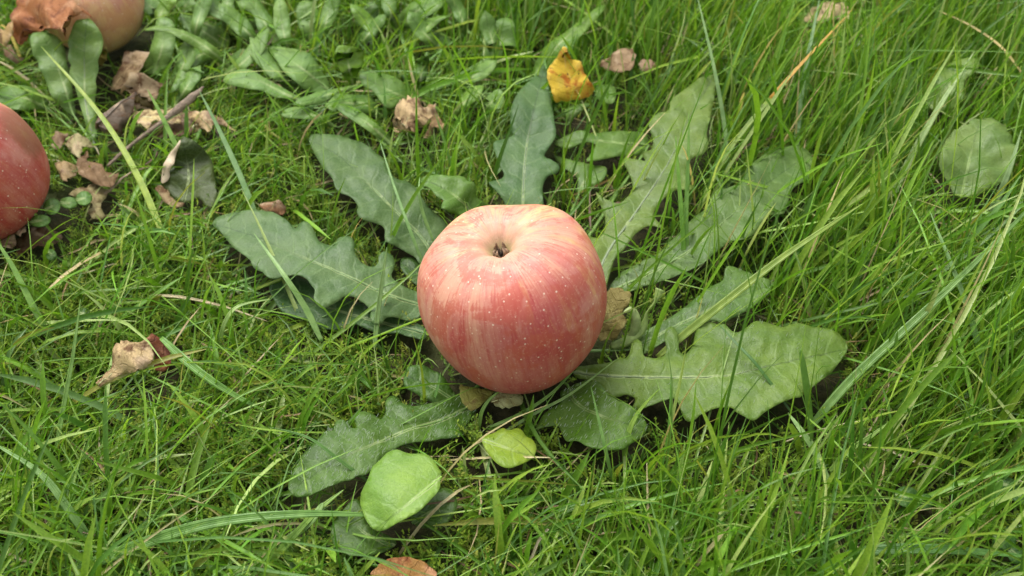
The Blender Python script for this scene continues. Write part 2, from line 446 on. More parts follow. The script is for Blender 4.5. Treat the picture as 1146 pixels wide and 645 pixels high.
# ------------------------------------------------------------------ apples
def apple_profile(n):
    pts = [(0.0, -0.60), (0.07, -0.64), (0.16, -0.74), (0.29, -0.85), (0.49, -0.885), (0.70, -0.80), (0.87, -0.57), (0.965, -0.26),
           (1.0, 0.04), (0.98, 0.31), (0.895, 0.565), (0.75, 0.745), (0.575, 0.845), (0.44, 0.872), (0.34, 0.868), (0.26, 0.845), (0.185, 0.80), (0.125, 0.735), (0.075, 0.675), (0.04, 0.65), (0.0, 0.645)]
    return catmull([(a, b, 0) for a, b in pts], n)
def build_apple(loc, R, tilt, mat, label, seed, hscale=1.0, shape=None, calyx=True, size_group=None):
    prof = apple_profile(7)
    NS, NP = 160, len(prof)
    verts, skin, faces = [], [], []
    for j, p in enumerate(prof):
        s = j / (NP - 1)
        for i in range(NS):
            t = 2 * math.pi * i / NS
            c, sn = math.cos(t), math.sin(t)
            up = max(0, p.y)
            rr = p.x * (1 + 0.022 * up * math.cos(5 * t + seed) + 0.012 * math.cos(3 * t + seed * 2) + 0.02 * math.cos(2 * t + seed * 3))
            nz = noise.noise(Vector((c * p.x * 1.3 + seed, sn * p.x * 1.3, p.y * 1.3)))
            rr *= 1 + 0.035 * nz
            z = p.y * hscale + 0.030 * p.x * up * math.cos(5 * t + seed + 0.5) + (0.022 * math.cos(t - 0.6) * p.x * up) + (0.012 * math.sin(7 * t + seed) * math.exp(-((p.x - .2) / .12) ** 2) if p.y > 0 else 0)
            if shape: rr, z = shape(rr, z, t, p)
            verts.append(Vector((rr * c, rr * sn, z)) * R)
            skin.append((c, sn, s))
    for j in range(NP - 1):
        for i in range(NS):
            a, b = j * NS + i, j * NS + (i + 1) % NS
            faces.append((a, b, b + NS, a + NS))
    rot = Matrix.Rotation(tilt[1], 4, 'Y') @ Matrix.Rotation(tilt[0], 4, 'X')
    lowest = min((rot @ v).z for v in verts)
    root = empty("apple", (loc[0], loc[1], loc[2] + 0.0), label, "apple", size_group)
    off = Vector((0, 0, -lowest))
    m = mesh_from("apple_skin", [v for v in verts], faces)
    vec_attr(m, "skin", skin)
    body = new_obj("skin", m, mat, root)
    ML = Matrix.Translation(off) @ rot
    body.matrix_local = ML
    if calyx:
        cv, cf = [], []
        rs = random.Random(seed)
        base = Vector((0, 0, 0.64 * hscale * R))
        for k in range(6):
            a = 2 * math.pi * k / 6 + rs.uniform(-.25, .25)
            ca, sa = math.cos(a), math.sin(a)
            L = rs.uniform(0.10, 0.16) * R; w = 0.036 * R
            n0 = len(cv)
            for q in range(5):
                f = q / 4
                rad = 0.045 * R + 0.02 * R * f + 0.05 * R * math.sin(f * 2.2) * rs.uniform(.4, 1.0) - 0.03 * R * f * f
                zz = L * f
                ww = w * (1 - f) ** .7 + 0.0001
                ctr = Vector((ca * rad, sa * rad, zz)) + base
                tw = Vector((-sa, ca, 0.3 * math.sin(3 * f + k)))
                cv += [ctr - tw * ww, ctr + tw * ww]
            for q in range(4):
                cf.append((n0 + 2 * q, n0 + 2 * q + 1, n0 + 2 * q + 3, n0 + 2 * q + 2))
        cm = mesh_from("calyx", cv, cf)
        co = new_obj("calyx", cm, M_CALYX, root, color=(0.24, 0.155, 0.095))
        co.matrix_local = ML
        sm = co.modifiers.new("thickness", 'SOLIDIFY'); sm.thickness = 0.0003
        # dark dried stamens in the eye
        sv, sf = [], []
        for k in range(14):
            a = rs.uniform(0, 6.28); r0 = rs.uniform(0, 0.035) * R
            p0 = base + Vector((math.cos(a) * r0, math.sin(a) * r0, -0.01 * R))
            p1 = p0 + Vector((rs.uniform(-.04, .04) * R, rs.uniform(-.04, .04) * R, rs.uniform(.05, .10) * R))
            tv, tf = tube([p0, (p0 + p1) / 2 + Vector((rs.uniform(-.01, .01) * R, 0, 0)), p1], [0.00028, 0.00024, 0.0002], 4)
            n0 = len(sv); sv += tv; sf += [tuple(i + n0 for i in f) for f in tf]
        so = new_obj("stamens", mesh_from("stamens", sv, sf), M_CALYX, root, color=(0.035, 0.020, 0.012))
        so.matrix_local = ML
    # keep the turf clear of it
    for k in range(3000):
        a = rng.uniform(0, 2 * math.pi); r = R * math.sqrt(rng.uniform(0, 1))
        seed_clear([loc[0] + math.cos(a) * r], [loc[1] + math.sin(a) * r], np.array([loc[2]]), 0.002 if r > 0.7 * R else 0.0)
    return root

M_AP1 = mat_apple("apple_pink_striped", (0.49, 0.075, 0.068), (0.70, 0.34, 0.225), (9, -13, -15), (6, 12, 7))
M_AP2 = mat_apple("apple_dull_red", (0.46, 0.050, 0.045), (0.62, 0.24, 0.16), (8, -12, -6), (-5, 20, 6), 0.80, (0.034, 0.012, 0.004))
M_AP3 = mat_apple("apple_yellow_pink", (0.68, 0.32, 0.24), (0.82, 0.62, 0.26), (8, 2, 10), (12, -26, -14), 0.84, None, 0.25)
def main_shape(rr, z, t, p):
    # lopsided: right shoulder fuller, lower left flank drawn in
    c = math.cos(t)
    if c > 0: rr *= 1 + 0.035 * c * max(0, z)
    low = max(0, -z)
    rr *= 1 - 0.035 * low * max(0, -c) - 0.015 * low * max(0, c)
    return rr, z
build_apple((0.0, -0.008, 0.006), 0.0392, (math.radians(-2), math.radians(-10)), M_AP1,
            "whole pink and yellow striped apple with calyx upward, resting on the leaf rosette", 2.3, 0.97, main_shape)
p = at(-34, 187, 0.040)
build_apple((p.x, p.y, 0.004), 0.0345, (math.radians(8), math.radians(-20)), M_AP2,
            "dull red apple cut off by the left edge of the picture", 5.1, 0.97)
p = at(98, -6, 0.038)
build_apple((p.x, p.y, 0.004), 0.0315, (math.radians(18), math.radians(8)), M_AP3,
            "yellow and pink apple in the top corner under a curled orange leaf", 8.4, 0.95)

# ------------------------------------------------------------------ leaves as real sheets with veins and relief
def poly_param(P, rib, cum):
    """nearest point on the rib polyline -> (arc length from base, signed distance)"""
    best = (1e9, 0, 0)
    for i in range(len(rib) - 1):
        a, b = rib[i], rib[i + 1]
        d = b - a
        t = max(0, min(1, (P - a).dot(d) / max(d.length_squared, 1e-9)))
        q = a + d * t
        e = P - q
        if e.length < best[0]:
            sg = 1 if d.x * e.y - d.y * e.x > 0 else -1
            best = (e.length, cum[i] + d.length * t, sg)
    return best[1], best[0] * best[2]

def point_in(poly, x, y):
    c = False
    n = len(poly)
    j = n - 1
    for i in range(n):
        xi, yi = poly[i].x, poly[i].y
        xj, yj = poly[j].x, poly[j].y
        if (yi > y) != (yj > y) and x < (xj - xi) * (y - yi) / (yj - yi) + xi: c = not c
        j = i
    return c

def leaf_sheet(outline, rib, zs, fold=0.0, pucker=0.0008, wave=0.0022, spacing=5.5, crumple=0.0, curl=0.0, seed=0.0, smooth_n=3, serr=0.0, quilt=0.0, soft=0):
    """outline and rib (base -> tip) as seen in the photograph; zs = heights along the rib.
    returns verts, faces, luv(u m, v m, 0..1), rib path in 3D"""
    rs = random.Random(int(seed * 1000) + 5)
    out = [v.to_2d() for v in catmull([(x, y, 0) for x, y in outline], smooth_n, True)]
    for _ in range(soft):
        out = [(out[k - 1] + out[k] * 2 + out[(k + 1) % len(out)]) / 4 for k in range(len(out))]
    if serr:
        for k in range(0, len(out), 2):
            d = out[(k + 1) % len(out)] - out[k - 1]
            out[k] = out[k] + Vector((d.y, -d.x)).normalized() * serr
    ribp = [v.to_2d() for v in catmull([(x, y, 0) for x, y in rib], 6)]
    cum = [0]
    for a, b in zip(ribp, ribp[1:]): cum.append(cum[-1] + (b - a).length)
    L = cum[-1]
    xs = [v.x for v in out]; ys = [v.y for v in out]
    pts = list(out)
    y = min(ys) + spacing / 2
    row = 0
    while y < max(ys):
        x = min(xs) + (spacing / 2 if row % 2 else 0)
        while x < max(xs):
            q = Vector((x + rs.uniform(-.8, .8), y + rs.uniform(-.8, .8)))
            if point_in(out, q.x, q.y) and min((q - o).length_squared for o in out) > (spacing * 0.45) ** 2:
                pts.append(q)
            x += spacing
        y += spacing * 0.87
        row += 1
    n = len(out)
    res = delaunay_2d_cdt(pts, [(i, (i + 1) % n) for i in range(n)], [], 1, 1e-5)
    P2, F = res[0], [tuple(f) for f in res[2]]
    zl = len(zs) - 1
    def zat(u):
        f = max(0, min(0.9999, u)) * zl
        i = int(f); t = f - i
        t = t * t * (3 - 2 * t)
        return zs[i] * (1 - t) + zs[i + 1] * t
    base3 = at(ribp[0].x, ribp[0].y, zs[0]); tip3 = at(ribp[-1].x, ribp[-1].y, zs[-1])
    px2m = (at(ribp[len(ribp) // 2].x + 1, ribp[len(ribp) // 2].y, zs[zl // 2]) - at(ribp[len(ribp) // 2].x, ribp[len(ribp) // 2].y, zs[zl // 2])).length
    verts, luv = [], []
    for q in P2:
        s, v = poly_param(Vector(q), ribp, cum)
        u = s / L
        vm = v * px2m
        z = zat(u) + fold * abs(vm) - curl * vm * vm
        w = at(q.x, q.y, z)
        nv = Vector((w.x * 1, w.y * 1, seed))
        dz = pucker * noise.noise(nv * 260) + wave * noise.noise(nv * 70 + Vector((3, 1, 2))) * min(1, abs(vm) / 0.008)
        if quilt:
            sq = s * px2m - 0.55 * abs(vm)
            dz += quilt * math.cos(2 * math.pi * sq / 0.0085 + 5 * noise.noise(nv * 75)) * min(1, abs(vm) / 0.006) - 0.0009 * math.exp(-(vm / 0.0022) ** 2)
        if crumple:
            dz += crumple * (1.5 * abs(noise.noise(nv * 105 + Vector((9, 4, 0)))) - .4) + crumple * 0.9 * (abs(noise.noise(nv * 230 + Vector((1, 4, 7)))) - .3)
        w.z += dz
        verts.append(w)
        luv.append((s * px2m, vm, u))
    ribv = []
    for i, q in enumerate(ribp):
        u = cum[i] / L
        ribv.append(at(q.x, q.y, zat(u)))
    # faces all facing up
    FF = []
    for f in F:
        a, b, c = (verts[i] for i in f[:3])
        FF.append(f if (b - a).cross(c - a).z > 0 else tuple(reversed(f)))
    return verts, FF, luv, ribv, ribp, cum

def add_leaf(parent, outline, rib, zs, color, slack=0.002, mat=None, name="leaf", rib_r=0.0008, hairs=0, petiole=None, label=None, thick=0.00035, rib_col=None, **kw):
    if mat is M_BROWN: color = (color[0] * 1.12, color[1] * 1.22, color[2] * 1.10)
    if mat is None: color = (color[0] * 0.80, color[1] * 0.80, color[2] * 0.33)
    seed = random.uniform(0, 50)
    v, f, luv, ribv, _, _ = leaf_sheet(outline, rib, zs, seed=seed, **kw)
    m = mesh_from(name, v, f)
    vec_attr(m, "luv", luv)
    o = new_obj(name, m, mat or M_LEAF, None, color=color, label=label)
    if parent is not None: child_of(o, parent)
    sm = o.modifiers.new("thickness", 'SOLIDIFY'); sm.thickness = thick; sm.offset = -1
    seed_mesh(v, f, slack)
    rp = None
    if rib_r:
        pl, lu = np.array([tuple(x) for x in v]), np.array(luv)
        path, rad = [], []
        for i, q in enumerate(ribv):
            d = np.hypot(pl[:, 0] - q.x, pl[:, 1] - q.y)
            k = np.argsort(d)[:4]
            zz = float(np.mean(pl[k, 2]))
            fr = i / (len(ribv) - 1)
            path.append(Vector((q.x, q.y, zz - 0.00005 - 0.0004 * max(0, fr - .55))))
            rad.append(rib_r * 0.75 * max(0.05, 1 - 1.25 * fr) + 0.00003)
        if petiole is not None:
            # stalk running in to the crown of the plant
            a = path[0]; pe = Vector(petiole)
            mid = (a + pe) / 2; mid.z = (a.z + pe.z) / 2
            path = [pe, (pe + mid) / 2, mid, (mid + a) / 2] + path
            rad = [rib_r * 1.5, rib_r * 1.4, rib_r * 1.3, rib_r * 1.15] + rad
        tv, tf = tube(path, rad, 6, 0.6)
        rc = tuple(0.55 * c for c in rib_col) if (rib_col and mat is None) else rib_col or tuple(min(0.6, c * 1.35 + 0.012) for c in color)
        rp = new_obj("midrib", mesh_from("midrib", tv, tf), M_RIB, None, color=rc)
        rp.parent = o
    if hairs:
        rs = random.Random(int(seed * 100))
        hv, hf = [], []
        for _ in range(hairs):
            fc = f[rs.randrange(len(f))]
            a, b = rs.random(), rs.random()
            if a + b > 1: a, b = 1 - a, 1 - b
            q = v[fc[0]] * (1 - a - b) + v[fc[1]] * a + v[fc[2]] * b
            az = rs.gauss(0.9, 0.45)
            d = Vector((math.cos(az) * 0.8, math.sin(az) * 0.4 - .1, rs.uniform(.6, 1.1))).normalized() * rs.uniform(0.0012, 0.0026)
            sd = Vector((0.00007, 0, 0.00002))
            n0 = len(hv)
            hv += [q - sd, q + sd, q + d * .6 + Vector((0.0002, 0, 0)), q + d]
            hf += [(n0, n0 + 1, n0 + 2), (n0, n0 + 2, n0 + 3)]
        ho = new_obj("hairs", mesh_from("hairs", hv, hf), M_HAIR, None, color=(0.55, 0.62, 0.50), kind="stuff")
        ho.parent = o
    return o

# ---- main rosette under the apple
BLUE = (0.102, 0.190, 0.135)
MIDG = (0.085, 0.180, 0.055)
OLIV = (0.135, 0.215, 0.062)
PALE = (0.165, 0.285, 0.090)
BRIG = (0.200, 0.360, 0.060)
DARK = (0.045, 0.110, 0.032)

crown = at(573, 392, 0.006)
ros = empty("rosette_plant", (crown.x, crown.y, 0.0), "large rosette of lobed green leaves spread out under the pink apple", "plant")
def ros_leaf(o, r, zs, col, toward=0.85, **kw):
    pe = Vector((crown.x, crown.y, 0.004))
    kw.setdefault('quilt', 0.00017); kw.setdefault('spacing', 4.8)
    return add_leaf(ros, o, r, zs, col, petiole=pe, **kw)

CA = (230, 220, 4.031)
ros_leaf(crop(*CA, [(285,400),(300,375),(360,362),(420,365),(500,400),(600,440),(700,480),(800,520),(900,550),(990,590),(990,640),(930,635),(860,615),(800,615),(740,600),(680,575),(640,590),(580,595),(500,585),(440,555),(385,540),(335,510),(300,450)]),
         crop(*CA, [(990,610),(800,565),(560,500),(285,410)]), (0.006, 0.008, 0.009, 0.008), (0.062, 0.140, 0.090))
ros_leaf(crop(*CA, [(30,120),(50,95),(100,78),(170,68),(240,64),(290,66),(330,85),(370,112),(405,140),(425,118),(452,110),(475,128),(495,165),(512,198),(545,215),(580,225),(592,200),(620,185),(655,185),(672,215),(672,250),(690,285),(720,305),(755,318),(780,300),(782,270),(805,252),(838,262),(852,290),(850,325),(840,360),(900,410),(950,430),(1000,470),(990,520),(930,560),(870,545),(820,545),(795,575),(765,580),(745,560),(745,520),(730,495),(690,465),(650,445),(615,450),(605,465),(560,490),(530,508),(500,490),(490,465),(495,430),(475,400),(440,365),(400,352),(350,360),(290,370),(255,340),(215,318),(200,285),(160,255),(115,220),(85,180),(55,145)]),
         crop(*CA, [(995,495),(800,430),(620,345),(430,265),(220,175),(30,120)]), (0.008, 0.014, 0.019, 0.021, 0.020, 0.017), BLUE)
CB = (340, 140, 4.032)
ros_leaf(crop(*CB, [(22,60),(40,42),(90,38),(160,38),(220,62),(280,85),(330,120),(365,160),(385,215),(420,245),(470,255),(500,275),(525,320),(560,370),(600,400),(640,440),(660,480),(640,560),(600,650),(560,645),(520,625),(500,590),(460,570),(420,550),(380,535),(365,510),(365,470),(340,450),(290,440),(255,425),(240,395),(245,370),(220,330),(180,310),(145,285),(130,245),(95,205),(60,150),(35,100)]),
         crop(*CB, [(610,620),(520,490),(420,390),(300,270),(180,150),(90,95),(22,60)]), (0.008, 0.012, 0.016, 0.019, 0.021, 0.022, 0.020), (0.090, 0.172, 0.100))
ros_leaf(crop(*CB, [(525,240),(545,228),(600,225),(650,235),(720,235),(738,255),(768,262),(778,300),(780,330),(820,350),(860,390),(800,440),(700,412),(660,400),(625,385),(622,365),(630,340),(600,320),(570,285),(535,262)]),
         crop(*CB, [(830,430),(760,385),(690,320),(600,265),(525,240)]), (0.010, 0.018, 0.026, 0.028, 0.026), (0.125, 0.245, 0.070), fold=0.25, wave=0.002)
CD = (530, 70, 3.795)
ros_leaf(crop(*CD, [(300,5),(260,55),(230,85),(190,130),(165,180),(155,240),(160,290),(170,310),(130,325),(85,340),(90,380),(110,430),(128,465),(120,490),(65,505),(90,540),(120,580),(135,605),(140,650),(160,720),(260,720),(275,650),(300,630),(295,580),(295,520),(320,480),(355,465),(365,440),(340,420),(300,390),(320,360),(345,320),(350,280),(340,230),(335,180),(320,120),(312,60)]),
         crop(*CD, [(208,720),(212,500),(225,350),(260,180),(302,15)]), (0.008, 0.016, 0.020, 0.026, 0.024), (0.088, 0.180, 0.125), rib_col=(0.24, 0.34, 0.18), rib_r=0.0007)
ros_leaf(crop(*CD, [(340,340),(390,312),(460,290),(500,300),(560,290),(620,292),(720,300),(745,350),(700,390),(640,395),(560,410),(480,420),(500,380),(520,345),(470,335),(420,360),(390,365)]),
         crop(*CD, [(745,350),(600,335),(480,325),(340,340)]), (0.006, 0.012, 0.014, 0.012), (0.125, 0.235, 0.085), slack=0.004)
ros_leaf(crop(*CD, [(340,390),(420,420),(500,435),(560,440),(565,470),(545,500),(510,520),(480,545),(440,550),(440,490),(400,460)]),
         crop(*CD, [(450,550),(480,490),(560,450)]), (0.006, 0.009, 0.010), (0.110, 0.215, 0.070), slack=0.005)
CE = (640, 80, 2.805)
ros_leaf(crop(*CE, [(440,8),(400,25),(350,60),(310,95),(305,120),(270,130),(240,165),(255,210),(250,240),(220,260),(230,285),(180,270),(160,285),(185,330),(190,370),(170,400),(140,415),(95,395),(75,380),(95,430),(105,470),(100,505),(75,525),(40,510),(50,550),(70,600),(60,660),(50,720),(90,730),(130,600),(165,560),(190,520),(225,490),(260,485),(295,495),(260,460),(262,430),(290,400),(330,375),(370,372),(385,358),(370,345),(365,310),(375,275),(410,260),(430,230),(425,190),(440,120),(450,60),(452,20)]),
         crop(*CE, [(65,725),(100,590),(200,440),(300,290),(370,140),(445,12)]), (0.008, 0.014, 0.020, 0.025, 0.029, 0.030), (0.140, 0.225, 0.080), rib_col=(0.34, 0.44, 0.24), rib_r=0.0012, pucker=0.0009)
CF = (700, 150, 2.932)
ros_leaf(crop(*CF, [(610,60),(580,40),(540,36),(490,50),(440,80),(400,110),(380,160),(340,180),(290,195),(270,240),(230,270),(180,320),(140,360),(100,400),(40,430),(-30,470),(-60,540),(60,500),(150,470),(250,430),(300,385),(340,350),(390,345),(420,330),(440,300),(470,265),(520,260),(535,220),(550,180),(600,150),(620,100)]),
         crop(*CF, [(-60,520),(180,400),(330,280),(450,170),(612,58)]), (0.006, 0.012, 0.017, 0.021, 0.020), (0.125, 0.225, 0.110), slack=0.010)
ros_leaf(crop(*CF, [(480,485),(470,475),(400,450),(370,440),(330,440),(320,480),(280,500),(240,530),(200,560),(150,600),(80,640),(0,690),(60,720),(150,670),(220,640),(280,610),(320,620),(350,600),(400,580),(450,545),(475,515)]),
         crop(*CF, [(10,705),(160,630),(300,560),(480,490)]), (0.006, 0.012, 0.016, 0.014), (0.115, 0.220, 0.100), slack=0.009, hairs=120)
CH = (660, 340, 3.82)
ros_leaf(crop(*CH, [(1105,190),(1085,150),(1040,118),(980,100),(920,85),(880,80),(830,98),(790,90),(740,78),(700,85),(660,115),(620,130),(580,100),(545,90),(510,78),(470,95),(450,130),(440,180),(410,210),(385,190),(380,140),(355,100),(325,115),(320,150),(330,190),(310,225),(260,235),(228,220),(222,165),(200,150),(180,165),(170,210),(150,235),(110,245),(50,260),(-60,270),(-60,310),(0,330),(60,380),(110,395),(160,385),(195,400),(185,440),(230,445),(270,430),(340,410),(375,415),(400,480),(430,500),(455,490),(480,465),(540,450),(600,445),(640,475),(700,497),(740,470),(790,440),(850,415),(900,400),(930,370),(1000,320),(1060,260)]),
         crop(*CH, [(-60,290),(100,305),(400,310),(600,300),(750,265),(930,225),(1105,190)]), (0.006, 0.011, 0.016, 0.019, 0.021, 0.022, 0.020), (0.130, 0.225, 0.068), pucker=0.0010, wave=0.0022, hairs=90, rib_col=(0.26, 0.36, 0.14))
CI = (310, 440, 4.032)
ros_leaf(crop(*CI, [(50,430),(60,380),(90,320),(130,270),(170,220),(215,170),(255,165),(265,130),(300,120),(330,150),(360,155),(350,115),(380,85),(430,95),(470,115),(490,80),(490,40),(510,10),(545,15),(570,50),(620,60),(700,50),(760,30),(830,10),(900,0),(900,80),(840,160),(845,190),(810,205),(740,210),(680,220),(600,225),(540,250),(490,275),(440,330),(400,365),(360,370),(340,385),(290,400),(220,430),(150,460),(90,470)]),
         crop(*CI, [(900,40),(760,110),(600,160),(450,220),(250,310),(52,440)]), (0.005, 0.010, 0.014, 0.018, 0.019, 0.015), (0.080, 0.170, 0.052), hairs=420, wave=0.0015)
CM = (520, 430, 5.209)
ros_leaf(crop(*CM, [(1065,250),(1060,220),(1010,165),(950,120),(880,90),(835,60),(800,10),(740,-20),(640,0),(560,40),(560,110),(500,150),(450,190),(410,270),(450,250),(500,240),(550,240),(570,290),(600,330),(660,335),(720,370),(830,385),(930,375),(970,350),(1040,300)]),
         crop(*CM, [(600,0),(640,90),(730,150),(880,205),(1065,250)]), (0.006, 0.010, 0.014, 0.016, 0.013), (0.100, 0.205, 0.055), hairs=200, wave=0.0015)
CN = (420, 380, 5.209)
ros_leaf(crop(*CN, [(170,200),(200,160),(280,150),(340,180),(400,220),(440,280),(480,330),(500,390),(380,380),(300,350),(240,310),(180,280),(165,240)]),
         crop(*CN, [(490,370),(330,270),(170,200)]), (0.005, 0.008, 0.010), (0.070, 0.165, 0.045))
# small leaf between leaf and apple, the gap's shadow put into its dark green
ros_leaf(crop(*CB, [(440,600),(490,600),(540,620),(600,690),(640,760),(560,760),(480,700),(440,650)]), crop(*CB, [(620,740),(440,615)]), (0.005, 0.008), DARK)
# young curled leaf at the right of the apple
tv, tf = tube(catmull([at(684, 388, 0.006), at(704, 381, 0.008), at(720, 366, 0.013), at(724, 350, 0.020), at(733, 338, 0.025), at(739, 324, 0.029)], 5),
              [0.0016 + 0.0012 * math.sin(i * 0.28) for i in range(26)], 10, 0.75)
yl = new_obj("young_leaf", mesh_from("young_leaf", tv, tf), M_STEM, None, color=(0.22, 0.31, 0.085)); child_of(yl, ros)
yl["label"] = "pale green rolled young leaf beside the apple"
tv, tf = tube(catmull([at(706, 378, 0.009), at(712, 360, 0.017), at(707, 347, 0.022), at(698, 350, 0.023)], 5), [0.0016, .0017, .0019, .0021, .0022, .0023, .0023, .0022, .0021, .002, .0018, .0016, .0013, .001, .0007, .0004], 8, 0.7)
yl = new_obj("young_leaf", mesh_from("young_leaf", tv, tf), M_STEM, None, color=(0.26, 0.33, 0.12)); child_of(yl, ros)

# ---- plant of spoon-shaped leaves behind, top middle
def plant(name, cpx, z, label):
    c = at(*cpx, z)
    return empty(name, (c.x, c.y, 0.0), label, "plant"), Vector((c.x, c.y, 0.003))
P3, c3 = plant("leafy_weed", (470, 105), 0.004, "clump of pale green spoon-shaped leaves behind the brown crumpled leaf at top centre")
C3 = (330, 0, 4.961); C2 = (150, 0, 5.375); CR3 = (200, 0, 3.581); C6 = (500, 20, 3.225)
def weed(root, c, o, r, zs, col, **kw):
    kw.setdefault('slack', 0.014); kw.setdefault('spacing', 6.5); kw.setdefault('soft', 2); kw.setdefault('wave', .0010); kw.setdefault('pucker', .0004); kw.setdefault('rib_r', 0.0006)
    return add_leaf(root, o, r, zs, col, petiole=c, **kw)
G1, G2, G3 = (0.180, 0.325, 0.160), (0.155, 0.290, 0.125), (0.200, 0.360, 0.110)
weed(P3, c3, crop(*C2, [(530,485),(560,445),(610,420),(680,410),(740,440),(800,480),(900,530),(1000,590),(1100,640),(1060,660),(930,590),(860,590),(780,550),(720,540),(640,520),(570,505)]), crop(*C2, [(1090,655),(900,560),(700,470),(530,487)]), (0.010, 0.022, 0.026, 0.024), G1, wave=.0015)
weed(P3, c3, crop(*C2, [(805,295),(830,280),(900,285),(1000,300),(1075,330),(1120,420),(1180,500),(1160,560),(1090,560),(1040,550),(980,500),(900,430),(860,370)]), crop(*C2, [(1170,540),(980,390),(810,292)]), (0.012, 0.024, 0.024), G1)
weed(P3, c3, crop(*C2, [(610,-20),(640,50),(720,80),(740,180),(800,250),(880,290),(890,200),(850,130),(790,60),(740,-20)]), crop(*C2, [(870,280),(760,100),(660,-20)]), (0.01, 0.02, 0.026), G2)
weed(P3, c3, crop(*C3, [(210,330),(230,260),(255,245),(330,270),(400,285),(375,330),(380,380),(345,400),(340,470),(310,480),(250,400),(235,350)]), crop(*C3, [(325,480),(300,370),(270,250)]), (0.016, 0.030, 0.040), (0.15, 0.29, 0.035), smooth_n=2)
weed(P3, c3, crop(*CR3, [(630,430),(650,418),(700,425),(760,470),(830,530),(870,590),(830,575),(740,510),(660,460)]), crop(*CR3, [(865,588),(750,490),(632,428)]), (0.012, 0.022, 0.024), G2)
weed(P3, c3, crop(*CR3, [(405,470),(430,435),(490,425),(540,445),(600,480),(640,520),(570,490),(500,475)]), crop(*CR3, [(640,515),(540,462),(408,468)]), (0.010, 0.020, 0.022), G1)
weed(P3, c3, crop(*C3, [(350,410),(420,400),(520,420),(590,450),(640,500),(690,550),(700,600),(600,560),(550,610),(490,590),(440,500),(380,480)]), crop(*C3, [(690,580),(520,500),(355,415)]), (0.008, 0.018, 0.022), G2)
weed(P3, c3, crop(*C3, [(660,400),(690,330),(740,280),(745,340),(730,420),(720,510),(690,530),(670,470)]), crop(*C3, [(700,525),(700,420),(740,282)]), (0.010, 0.022, 0.034), (0.12, 0.25, 0.06))
weed(P3, c3, crop(*C3, [(640,250),(700,140),(760,90),(880,85),(820,105),(760,160),(700,230),(650,290)]), crop(*C3, [(648,280),(720,160),(875,86)]), (0.012, 0.026, 0.030), G3)
weed(P3, c3, crop(*C3, [(740,200),(800,170),(860,210),(880,260),(900,300),(760,310),(730,250)]), crop(*C3, [(820,320),(800,240),(790,175)]), (0.008, 0.016, 0.020), G2)
weed(P3, c3, crop(*C3, [(920,550),(960,490),(1020,460),(1060,490),(1040,550),(960,570)]), crop(*C3, [(1040,555),(980,525),(922,552)]), (0.010, 0.018, 0.018), G1)
weed(P3, c3, crop(*C6, [(105,335),(140,290),(190,250),(207,290),(205,325),(160,335)]), crop(*C6, [(120,340),(165,300),(192,252)]), (0.012, 0.022, 0.028), G1)
weed(P3, c3, crop(*C6, [(140,60),(190,0),(245,10),(245,80),(255,150),(200,165),(150,130)]), crop(*C6, [(200,165),(195,80),(205,5)]), (0.010, 0.024, 0.032), G2)
weed(P3, c3, crop(*C6, [(300,210),(350,100),(420,60),(540,-40),(580,-40),(470,80),(400,150),(340,215)]), crop(*C6, [(315,212),(400,100),(560,-40)]), (0.010, 0.026, 0.034), (0.15, 0.29, 0.075))
weed(P3, c3, crop(*C3, [(560,120),(600,60),(660,0),(760,-20),(840,0),(800,60),(700,110),(620,170)]), crop(*C3, [(570,160),(680,60),(820,-10)]), (0.010, 0.024, 0.030), G2)
weed(P3, c3, crop(*C3, [(330,120),(380,40),(430,0),(470,60),(440,140),(400,230),(360,210)]), crop(*C3, [(380,225),(400,120),(430,5)]), (0.010, 0.022, 0.030), (0.09, 0.18, 0.075))
weed(P3, c3, crop(*C3, [(0,60),(40,0),(110,20),(150,110),(150,200),(100,240),(40,200)]), crop(*C3, [(110,240),(80,120),(50,5)]), (0.010, 0.018, 0.024), G2)
weed(P3, c3, crop(*C3, [(230,590),(260,545),(330,520),(420,530),(470,590),(500,660),(420,640),(300,600)]), crop(*C3, [(490,650),(370,570),(235,588)]), (0.008, 0.016, 0.018), G2)
weed(P3, c3, crop(*C3, [(1070,230),(1090,150),(1141,110),(1160,200),(1150,330),(1110,400),(1060,380),(1050,300)]), crop(*C3, [(1090,400),(1100,260),(1130,115)]), (0.010, 0.020, 0.028), G1)
weed(P3, c3, crop(*CD, [(380,200),(470,170),(500,180),(440,215),(405,270),(385,230)]), crop(*CD, [(400,270),(430,210),(495,180)]), (0.006, 0.012, 0.014), G2)
weed(P3, c3, crop(*CD, [(515,100),(600,95),(605,150),(585,180),(550,165),(520,150)]), crop(*CD, [(515,125),(600,122)]), (0.010, 0.014), G1)

